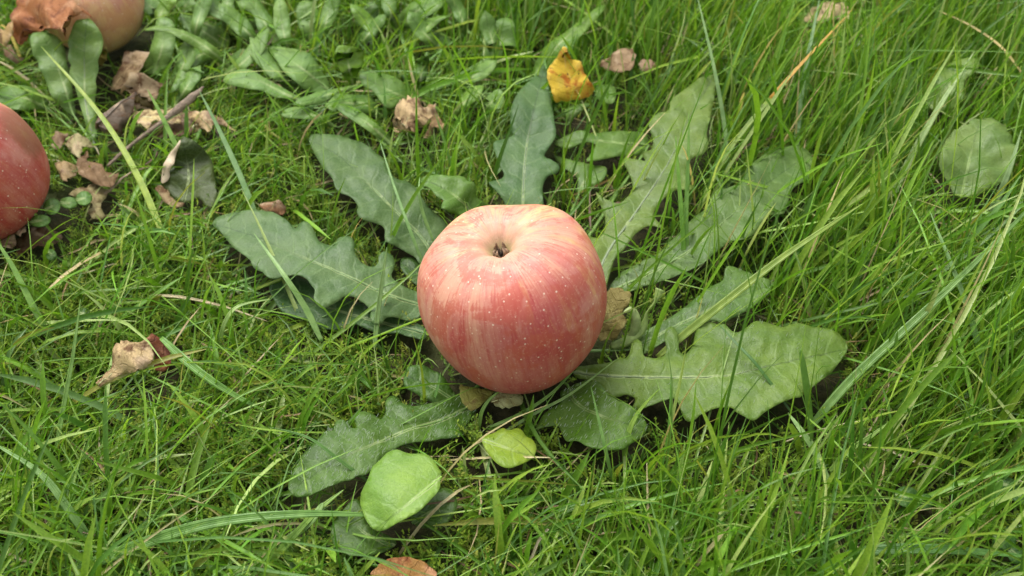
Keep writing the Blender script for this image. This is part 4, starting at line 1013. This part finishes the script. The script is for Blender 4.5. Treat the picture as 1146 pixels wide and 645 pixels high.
# ------------------------------------------------------------------ single long grass blades one can pick out
def big_blade(label, pts, w_px, color, name="grass_blade", twist=0.0, tip2=None, blunt=False, n=8):
    """pts: (px, py, z) root -> tip; w_px widest width as seen at that place"""
    path = catmull([at(*q) for q in pts], n)
    N = len(path)
    mid = pts[len(pts) // 2]
    w = (at(mid[0] + 1, mid[1], mid[2]) - at(*mid)).length * w_px * 0.5
    verts, luv, faces = [], [], []
    for i, q in enumerate(path):
        s = i / (N - 1)
        t = (path[min(i + 1, N - 1)] - path[max(i - 1, 0)]).normalized()
        side = t.cross(Vector((0, -.35, 1))).normalized()
        side = Matrix.Rotation(twist * s + 0.12 * math.sin(5 * s), 3, t) @ side
        nn = side.cross(t)
        prof = min(1, .55 + s * 2.2) * (1 - s ** (9 if blunt else 3.0)) + (.12 if blunt else 0.02)
        for k, off in ((-1, 0), (-.5, -.18), (0, -.30), (.5, -.18), (1, 0)):
            verts.append(q + side * (w * prof * k) + nn * (w * prof * off))
            luv.append((s, w * prof * k, s))
    for i in range(N - 1):
        for k in range(4):
            a = i * 5 + k
            faces.append((a, a + 1, a + 6, a + 5))
    m = mesh_from(name, verts, faces); vec_attr(m, "luv", luv)
    o = new_obj(name, m, M_BLADE, None, label, "grass blade", "single long grass blades", color=color)
    sm = o.modifiers.new("thickness", 'SOLIDIFY'); sm.thickness = 0.00018
    return o
YG, MG, GG, LG, DG, ST = (0.25, 0.36, 0.055), (0.125, 0.26, 0.040), (0.17, 0.31, 0.07), (0.28, 0.40, 0.12), (0.06, 0.15, 0.025), (0.52, 0.44, 0.24)
BL = [
 ("broad yellow-green grass blade slanting up from beside the apple over the right-hand leaves", [(735,400,.006),(800,347,.024),(880,285,.040),(967,227,.052)], 9, YG),
 ("thick grey-green grass blade slanting from the large right leaf up to the right edge", [(905,480,.005),(960,418,.022),(1060,325,.042),(1180,205,.060)], 10, GG),
 ("grass blade turning orange towards its tip at top right", [(775,250,.004),(815,170,.026),(880,90,.048),(955,10,.066)], 5.5, (0.20,0.30,0.035)),
 ("pale straight grass blade left of the round leaf", [(985,250,.004),(1010,195,.020),(1048,125,.040),(1091,57,.058)], 8, LG),
 ("pale grass blade passing in front of the round leaf", [(1095,260,.006),(1115,225,.022),(1130,190,.036),(1143,146,.050)], 7, (0.26,0.38,0.15)),
 ("long blade arching low across the bottom left corner", [(60,650,.008),(150,612,.016),(240,585,.022),(345,575,.022),(440,578,.014)], 13, (0.14,0.285,0.050)),
 ("broad blade running down from the left edge at lower left", [(112,622,.004),(80,575,.018),(45,530,.026),(-8,496,.028)], 9, (0.17,0.31,0.075)),
 ("yellow-green blade rising to the light green oval leaf from the bottom", [(285,650,.004),(320,610,.012),(355,572,.018),(385,548,.020)], 8, (0.20,0.35,0.05)),
 ("blunt grass stub pointing at the light green oval leaf", [(310,612,.006),(330,598,.012),(350,580,.017),(361,563,.020)], 8, (0.22,0.36,0.10)),
 ("bluish grass stalk leaning down to the right below the twig", [(292,255,.005),(268,195,.020),(245,145,.032),(223,102,.042)], 6, (0.17,0.30,0.10)),
 ("bright yellow-green blade crossing the top left weed", [(190,285,.004),(158,205,.020),(112,128,.034),(46,52,.050)], 7, (0.28,0.38,0.04)),
 ("bright grass blade slanting past the pale cream leaf at left", [(215,215,.006),(200,170,.020),(180,128,.032),(165,100,.040)], 6, (0.18,0.33,0.05)),
 ("upright pale straw in front of the apple at bottom right of centre", [(731,650,.004),(727,600,.010),(725,560,.018),(724,518,.026)], 3.5, ST),
 ("pale grey-green blade below the tip of the large right leaf", [(928,540,.006),(912,505,.013),(897,482,.018),(882,462,.020)], 9, (0.24,0.38,0.12)),
 ("light blade crossing the pale one below the large right leaf", [(928,528,.008),(950,505,.016),(975,488,.022),(997,472,.026)], 6, (0.25,0.40,0.08)),
 ("thick blunt grass stub near the right edge below centre", [(1080,600,.004),(1098,572,.014),(1110,556,.020),(1122,538,.026)], 9, (0.16,0.33,0.045)),
 ("broad flat blade lying along the bottom right edge", [(950,618,.008),(1020,614,.016),(1090,617,.018),(1160,624,.016)], 12, (0.10,0.235,0.045)),
 ("blunt upright blade standing in front of the large right leaf", [(908,492,.004),(906,462,.014),(902,428,.026),(896,391,.038)], 7, (0.13,0.27,0.035)),
 ("thin dark blade lying diagonally across the large right leaf", [(886,462,.016),(850,412,.026),(822,382,.028),(803,361,.026)], 3.5, DG),
 ("curved yellow-green blade in front of the hairy leaf below the apple", [(698,520,.004),(702,490,.014),(714,462,.022),(738,435,.030)], 6, (0.20,0.33,0.040)),
 ("thin straight blade crossing the hairy leaf below the apple", [(686,540,.004),(678,505,.016),(670,470,.024),(661,432,.032)], 4, (0.15,0.29,0.06)),
 ("green blade standing before the puckered upper right leaf, left one of two", [(766,300,.006),(764,255,.022),(760,205,.038),(756,152,.054)], 5.5, (0.15,0.32,0.035)),
 ("green blade standing before the puckered upper right leaf, right one of two", [(770,300,.006),(768,245,.024),(770,185,.042),(771,125,.060)], 5, (0.15,0.30,0.045)),
 ("pale blade lying across the lobed blue-green leaf at left", [(360,382,.008),(342,345,.018),(318,308,.028),(284,261,.030)], 7, (0.20,0.34,0.09)),
 ("straight pale blade crossing the lobed leaf near the apple", [(419,390,.006),(423,350,.018),(428,312,.030),(433,277,.040)], 5.5, (0.22,0.36,0.11)),
 ("light blade bent into a hook at the left below the lobed leaf", [(246,392,.004),(250,365,.016),(266,343,.022),(303,335,.020)], 5, (0.26,0.39,0.10)),
 ("thin blade crossing the upper left dark leaf lengthwise", [(475,300,.012),(458,255,.026),(440,205,.034),(425,158,.040)], 3.5, (0.18,0.33,0.09)),
 ("thin arched blade left of the apple shoulder", [(485,270,.014),(474,240,.024),(469,215,.032),(470,198,.034)], 3.5, (0.20,0.35,0.09)),
 ("dry straw lying across the moss at left", [(168,330,.012),(205,333,.014),(250,343,.013),(300,360,.010)], 3, ST),
 ("tall pale blade at the upper right of the puckered leaf", [(815,215,.004),(812,150,.022),(800,80,.046),(779,-10,.072)], 5, (0.22,0.35,0.12)),
 ("tall pale blade at the top right beside the orange-tipped one", [(890,190,.004),(895,120,.026),(905,60,.046),(918,-5,.066)], 6, (0.20,0.33,0.13)),
 ("long thin blade leaning right along the right-hand edge at mid height", [(1000,330,.006),(1060,300,.022),(1110,262,.036),(1160,215,.050)], 5, (0.17,0.30,0.08)),
 ("broad blade going down to the right below the grey-green slanting one", [(1120,470,.004),(1098,395,.022),(1078,330,.038),(1040,235,.052)], 8, (0.15,0.28,0.07)),
 ("pale straw stem bent over near the top right corner", [(1146,85,.030),(1120,52,.036),(1085,28,.038),(1050,12,.036)], 3, (0.50,0.40,0.14)),
 ("wide mid-green blade at the left edge below the dull red apple", [(60,385,.004),(38,345,.018),(15,300,.030),(-10,260,.040)], 7, (0.18,0.33,0.06)),
 ("light blade standing up at the left beneath the tan curled leaf", [(62,505,.004),(72,450,.018),(82,395,.034),(90,335,.050)], 5, (0.21,0.36,0.08)),
 ("broad blade lying across the moss right of the tan curled leaf", [(180,378,.020),(215,410,.018),(255,438,.014),(300,462,.008)], 9, (0.15,0.31,0.045)),
 ("thin green blade curving up under the lower right of the apple", [(548,478,.006),(585,462,.010),(622,436,.014),(655,398,.020)], 4, (0.16,0.30,0.05)),
 ("second thin blade beneath the lower right of the apple, paler", [(560,486,.005),(600,462,.009),(640,440,.012),(690,402,.018)], 3.5, (0.22,0.36,0.09)),
 ("thin curled blade standing before the fading leaf under the apple", [(536,482,.004),(539,462,.012),(548,447,.016),(562,436,.018)], 4, (0.20,0.34,0.06)),
 ("straight dark blade slanting in front of the lower left hairy leaf", [(420,545,.010),(380,515,.022),(345,490,.028),(300,478,.028)], 3.5, (0.11,0.24,0.045)),
]
for lb, pts, w, c in BL:
    big_blade(lb, pts, w, c, "straw" if "straw" in lb else "grass_blade", twist=random.uniform(-.5, .5), blunt=("blunt" in lb or "stub" in lb))

# orange tip of the turning blade: a real change of leaf colour, so the tip is a part of its own
tipb = [o for o in bpy.data.objects if o.get("label", "").startswith("grass blade turning orange")][0]
m = tipb.data
tm = mat_plain("orange_blade_tip", 0.5, 0.25, 500, 0.2); 
def split_tip(o, frac, color, mat):
    bm = bmesh.new(); bm.from_mesh(o.data)
    lay = bm.verts.layers.float_vector["luv"]
    b2 = bm.copy()
    bmesh.ops.delete(bm, geom=[f for f in bm.faces if sum(v[lay].x for v in f.verts) / 4 > frac], context='FACES')
    l2 = b2.verts.layers.float_vector["luv"]
    bmesh.ops.delete(b2, geom=[f for f in b2.faces if sum(v[l2].x for v in f.verts) / 4 <= frac], context='FACES')
    mm = bpy.data.meshes.new("withered_tip"); b2.to_mesh(mm); bm.to_mesh(o.data)
    t = new_obj("withered_tip", mm, mat, o, color=color)
    s = t.modifiers.new("thickness", 'SOLIDIFY'); s.thickness = 0.00018
split_tip(tipb, 0.60, (0.44, 0.25, 0.035), tm)

# ------------------------------------------------------------------ turf: grass, thatch and moss (stuff)
H = CLEAR.copy()
SL = 1.05
for _ in range(45):
    for ax in (0, 1):
        for sh in (1, -1):
            r = np.roll(H, sh, axis=ax)
            if ax == 0: r[0 if sh == 1 else -1, :] = 9
            else: r[:, 0 if sh == 1 else -1] = 9
            H = np.minimum(H, r + SL * CELL)
def cell(x, y):
    i = np.clip(((x - GX0) / CELL).astype(int), 0, GW - 1); j = np.clip(((y - GY0) / CELL).astype(int), 0, GH - 1)
    inside = (x > GX0) & (x < GX0 + GW * CELL) & (y > GY0) & (y < GY0 + GH * CELL)
    return j, i, inside

def vnoise(x, y, f, seed):
    """smooth value noise on numpy arrays"""
    r = np.random.default_rng(seed)
    T = r.random((64, 64))
    X, Y = x * f + 100, y * f + 100
    i, j = np.floor(X).astype(int), np.floor(Y).astype(int)
    a, b = X - i, Y - j
    a, b = a * a * (3 - 2 * a), b * b * (3 - 2 * b)
    g = lambda p, q: T[p % 64, q % 64]
    return (g(i, j) * (1 - a) + g(i + 1, j) * a) * (1 - b) + (g(i, j + 1) * (1 - a) + g(i + 1, j + 1) * a) * b

def blade_points(x, y, az, l0, l1, L, K, drift):
    n = len(x)
    P = np.zeros((n, K + 1, 3)); T = np.zeros((n, K + 1, 3))
    pos = np.stack([x, y, gz_np(x, y) - 0.003], 1)
    for k in range(K + 1):
        s = k / K
        th = l0 + (l1 - l0) * s ** 1.3
        a = az + drift * s
        d = np.stack([np.sin(th) * np.cos(a), np.sin(th) * np.sin(a), np.cos(th)], 1)
        P[:, k] = pos; T[:, k] = d
        pos = pos + d * (L / K)[:, None]
    fl = gz_np(P[:, :, 0], P[:, :, 1]) + 0.002
    P[:, 1:, 2] = np.maximum(P[:, 1:, 2], fl[:, 1:])
    return P, T

def blades_mesh(name, P, T, w, tw, tint, mat, kind="stuff"):
    n, K1, _ = P.shape
    s = np.linspace(0, 1, K1)
    ex = np.where(rng.random(n) < .3, 12.0, 2.6)[:, None]
    prof = np.minimum(1, .6 + s * 2)[None] * (1 - 0.93 * s[None] ** ex) + 0.03
    side = np.cross(T, np.array([0, 0, 1.0])[None, None])
    side /= np.maximum(np.linalg.norm(side, axis=2, keepdims=True), 1e-6)
    nn = np.cross(side, T)
    ang = tw[:, None] * (0.4 + s[None])
    sd = side * np.cos(ang)[..., None] + nn * np.sin(ang)[..., None]
    n2 = np.cross(sd, T)
    hw = (w[:, None] * prof * 0.5)[..., None]
    V = np.stack([P - sd * hw, P - n2 * hw * 0.55, P + sd * hw], 2)
    verts = V.reshape(-1, 3)
    base = (np.arange(n) * K1 * 3)[:, None]
    rows = []
    for k in range(K1 - 1):
        for c in range(2):
            a = k * 3 + c
            rows.append(np.stack([base[:, 0] + a, base[:, 0] + a + 1, base[:, 0] + a + 4, base[:, 0] + a + 3], 1))
    F = np.concatenate(rows, 0)
    me = bpy.data.meshes.new(name)
    me.vertices.add(len(verts)); me.vertices.foreach_set("co", verts.astype(np.float32).ravel())
    me.loops.add(F.size); me.loops.foreach_set("vertex_index", F.astype(np.int32).ravel())
    me.polygons.add(len(F)); me.polygons.foreach_set("loop_start", np.arange(0, F.size, 4, dtype=np.int32))
    me.polygons.foreach_set("loop_total", np.full(len(F), 4, dtype=np.int32))
    me.polygons.foreach_set("use_smooth", np.ones(len(F), dtype=bool))
    me.update(); me.validate()
    a = me.attributes.new("tint", 'FLOAT_COLOR', 'POINT')
    tt = np.repeat(tint, K1 * 3, axis=0)
    a.data.foreach_set("color", np.concatenate([tt, np.ones((len(tt), 1))], 1).astype(np.float32).ravel())
    return new_obj(name, me, mat, kind=kind)

def palette(n, upright):
    cols = np.array([(0.125, 0.265, 0.022), (0.175, 0.330, 0.030), (0.085, 0.195, 0.024), (0.240, 0.380, 0.045), (0.135, 0.260, 0.060), (0.340, 0.450, 0.140), (0.50, 0.42, 0.22), (0.26, 0.28, 0.05)])
    pr = np.array([.24, .24, .16, .14, .09, .085, .018, .02])
    k = rng.choice(len(cols), n, p=pr / pr.sum())
    c = cols[k] * rng.uniform(.82, 1.2, (n, 1)) * rng.uniform(.93, 1.07, (n, 3))
    return c

def obey(P, x, y, keep_over, keep_tall):
    """turf grows round the broad leaves: drop blades rooted beneath them or standing over them"""
    n = len(x)
    ok = np.ones(n, bool)
    j, i, ins = cell(x, y)
    under = ins & (COVER[j, i] > 0)
    hard = ins & (STRICT[j, i] > 0)
    ok &= ~(under & (rng.random(n) < np.where(hard, 0.985, 0.74)))
    over = np.zeros(n, bool); tall = np.zeros(n, bool)
    for k in range(1, P.shape[1]):
        jj, ii, inn = cell(P[:, k, 0], P[:, k, 1])
        over |= inn & (STRICT[jj, ii] > 0) & (P[:, k, 2] > STRICT[jj, ii] - 0.004)
        tall |= inn & (P[:, k, 2] > H[jj, ii])
    ok &= ~(over & (rng.random(n) > keep_over))
    ok &= ~(tall & ~over & (rng.random(n) > keep_tall))
    return ok

def zone(x, y):
    """0 = mossy, short and lying turf (left and near), 1 = tall upright turf (right and far)"""
    t = np.clip((x + 0.02 + 0.45 * (y - 0.02)) / 0.16 + 0.5, 0, 1)
    return np.clip(t * 0.9 + 0.35 * (vnoise(x, y, 14, 3) - .5), 0, 1)

THIN = [(at(850, 525, 0), .040, .62), (at(640, 480, 0), .020, .55), (at(120, 400, 0), .05, .42), (at(250, 470, 0), .03, .35), (at(480, 620, 0), .025, .45), (at(280, 250, 0), .035, .35), (at(90, 470, 0), .04, .35)]
def thin(x, y):
    # worn, mossy patches where fewer blades grow
    f = np.ones(len(x))
    for c, r, a in THIN:
        f *= 1 - a * np.exp(-(((x - c.x) ** 2 + (y - c.y) ** 2) / r ** 2))
    return f
def sow(name, n, xr, yr, K, wmul=1.0, lmul=1.0, ring=None):
    x = rng.uniform(*xr, n); y = rng.uniform(*yr, n)
    # tufts
    tuft = vnoise(x, y, 60, 8) * .6 + vnoise(x, y, 25, 9) * .4
    keep = rng.random(n) < np.clip(-0.10 + 2.0 * tuft, 0, 1)
    keep &= rng.random(n) < thin(x, y)
    if ring: keep &= ~((x > ring[0]) & (x < ring[1]) & (y > ring[2]) & (y < ring[3]))
    x, y = x[keep], y[keep]; n = len(x)
    t = zone(x, y)
    fine = rng.random(n) < 0.72 - 0.04 * t
    az = rng.uniform(0, 2 * np.pi, n)
    lean_dir = np.where(t > .5, 0.5, 0.0) + 2.5 * (vnoise(x, y, 18, 5) - .5)
    az = np.where(rng.random(n) < 0.45, lean_dir + rng.normal(0, .6, n), az)
    l0 = np.abs(rng.normal(0, 1, n)) * (0.34 - 0.14 * t) + 0.08
    l1 = l0 + np.abs(rng.normal(0, 1, n)) * (0.60 - 0.25 * t) + 0.12 + (1 - t) * 0.35
    flat = rng.random(n) < (0.38 - 0.30 * t)
    l0 = np.where(flat, rng.uniform(.9, 1.35, n), l0); l1 = np.where(flat, rng.uniform(1.3, 1.75, n), l1)
    L = (0.032 + 0.022 * t) * rng.lognormal(0, .38, n) * lmul
    L = np.where(flat, L * 1.6, L)
    w = np.where(fine, rng.uniform(.0006, .0012, n), rng.uniform(.0013, .0029, n)) * wmul
    P, T = blade_points(x, y, az, l0, l1, L, K, rng.normal(0, .5, n))
    ok = obey(P, x, y, 0.13, 0.22)
    # shorter blades fill in where tall ones cannot stand
    P, T, w, t = P[ok], T[ok], w[ok], t[ok]
    return blades_mesh(name, P, T, w, rng.normal(0, .7, len(w)), palette(len(w), t), M_GRASS)
sow("grass", 62000, (-0.46, 0.46), (-0.22, 0.44), 5)
def sow_short(name, n, xr, yr):
    x = rng.uniform(*xr, n); y = rng.uniform(*yr, n)
    L = rng.uniform(.007, .020, n)
    P, T = blade_points(x, y, rng.uniform(0, 6.28, n), rng.uniform(.1, .9, n), rng.uniform(.5, 1.6, n), L, 4, rng.normal(0, .4, n))
    ok = obey(P, x, y, 0.05, 0.42)
    P, T = P[ok], T[ok]
    return blades_mesh(name, P, T, rng.uniform(.0005, .0012, len(P)), rng.normal(0, .7, len(P)), palette(len(P), None) * .9, M_GRASS)
sow_short("short_grass", 32000, (-0.46, 0.46), (-0.22, 0.44))
sow("lawn_beyond", 32000, (-1.3, 1.3), (-1.2, 1.4), 4, 1.6, 1.1, ring=(-0.46, 0.46, -0.22, 0.44))

def thatch(n):
    x = rng.uniform(-.46, .46, n); y = rng.uniform(-.22, .44, n)
    P, T = blade_points(x, y, rng.uniform(0, 6.28, n), rng.uniform(1.2, 1.5, n), rng.uniform(1.4, 1.7, n), rng.uniform(.012, .04, n), 3, rng.normal(0, .5, n))
    P[:, :, 2] += rng.uniform(.002, .009, n)[:, None]
    ok = obey(P, x, y, 0.0, 0.3)
    P, T = P[ok], T[ok]
    c = np.array([(0.40, 0.31, 0.16), (0.26, 0.17, 0.08), (0.15, 0.09, 0.045), (0.52, 0.45, 0.28)])[rng.choice(4, len(P), p=[.35, .3, .2, .15])] * rng.uniform(.8, 1.2, (len(P), 1))
    return blades_mesh("dry_thatch", P, T, rng.uniform(.0005, .0013, len(P)), rng.normal(0, .6, len(P)), c, M_GRASS)
thatch(1700)

def moss(n):
    x = rng.uniform(-.44, .40, n); y = rng.uniform(-.21, .36, n)
    t = zone(x, y)
    d = vnoise(x, y, 32, 21) * .55 + vnoise(x, y, 75, 22) * .45
    keep = rng.random(n) < np.clip(np.clip((d - 0.22) * 3.2, 0, 1) * (1 - 0.7 * t) + (1 - thin(x, y)) * .5, 0, 1)
    x, y = x[keep], y[keep]; n = len(x)
    j, i, ins = cell(x, y)
    h = rng.uniform(.007, .017, n)
    ok = ~(ins & (COVER[j, i] > 0)) & ~(ins & (h > H[j, i] + 0.004) & (rng.random(n) < .7))
    x, y, h = x[ok], y[ok], h[ok]; n = len(x)
    lean = rng.normal(0, .25, (n, 2))
    Q = 16
    V = np.zeros((n, Q, 4, 3))
    col = np.zeros((n, Q, 3))
    base = np.array([(0.160, 0.250, 0.022), (0.220, 0.310, 0.030), (0.105, 0.195, 0.020), (0.250, 0.285, 0.045)])[rng.choice(4, n, p=[.4, .25, .25, .10])] * rng.uniform(.8, 1.2, (n, 1))
    for q in range(Q):
        f = q / (Q - 1)
        a = q * 2.4 + rng.uniform(0, 6.28, n)
        zc = h * (0.15 + .85 * f)
        cx = x + lean[:, 0] * zc; cy = y + lean[:, 1] * zc
        el = rng.normal(.35 + .9 * f ** 3, .25, n)
        ln = rng.uniform(.0016, .0032, n) * (1 - .35 * f)
        d = np.stack([np.cos(a) * np.cos(el), np.sin(a) * np.cos(el), np.sin(el)], 1)
        sdv = np.stack([-np.sin(a), np.cos(a), rng.normal(0, .3, n)], 1) * (ln * .22)[:, None]
        c = np.stack([cx, cy, zc + gz_np(x, y) - .003], 1)
        V[:, q, 0] = c; V[:, q, 1] = c + d * (ln * .5)[:, None] + sdv
        V[:, q, 2] = c + d * ln[:, None]; V[:, q, 3] = c + d * (ln * .5)[:, None] - sdv
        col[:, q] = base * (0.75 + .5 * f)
    verts = V.reshape(-1, 3)
    F = np.arange(len(verts)).reshape(-1, 4)
    me = bpy.data.meshes.new("moss")
    me.vertices.add(len(verts)); me.vertices.foreach_set("co", verts.astype(np.float32).ravel())
    me.loops.add(F.size); me.loops.foreach_set("vertex_index", F.astype(np.int32).ravel())
    me.polygons.add(len(F)); me.polygons.foreach_set("loop_start", np.arange(0, F.size, 4, dtype=np.int32))
    me.polygons.foreach_set("loop_total", np.full(len(F), 4, dtype=np.int32))
    me.update()
    a = me.attributes.new("tint", 'FLOAT_COLOR', 'POINT')
    cc = np.repeat(col.reshape(-1, 3), 4, axis=0)
    a.data.foreach_set("color", np.concatenate([cc, np.ones((len(cc), 1))], 1).astype(np.float32).ravel())
    new_obj("moss", me, M_MOSS, kind="stuff")
moss(60000)
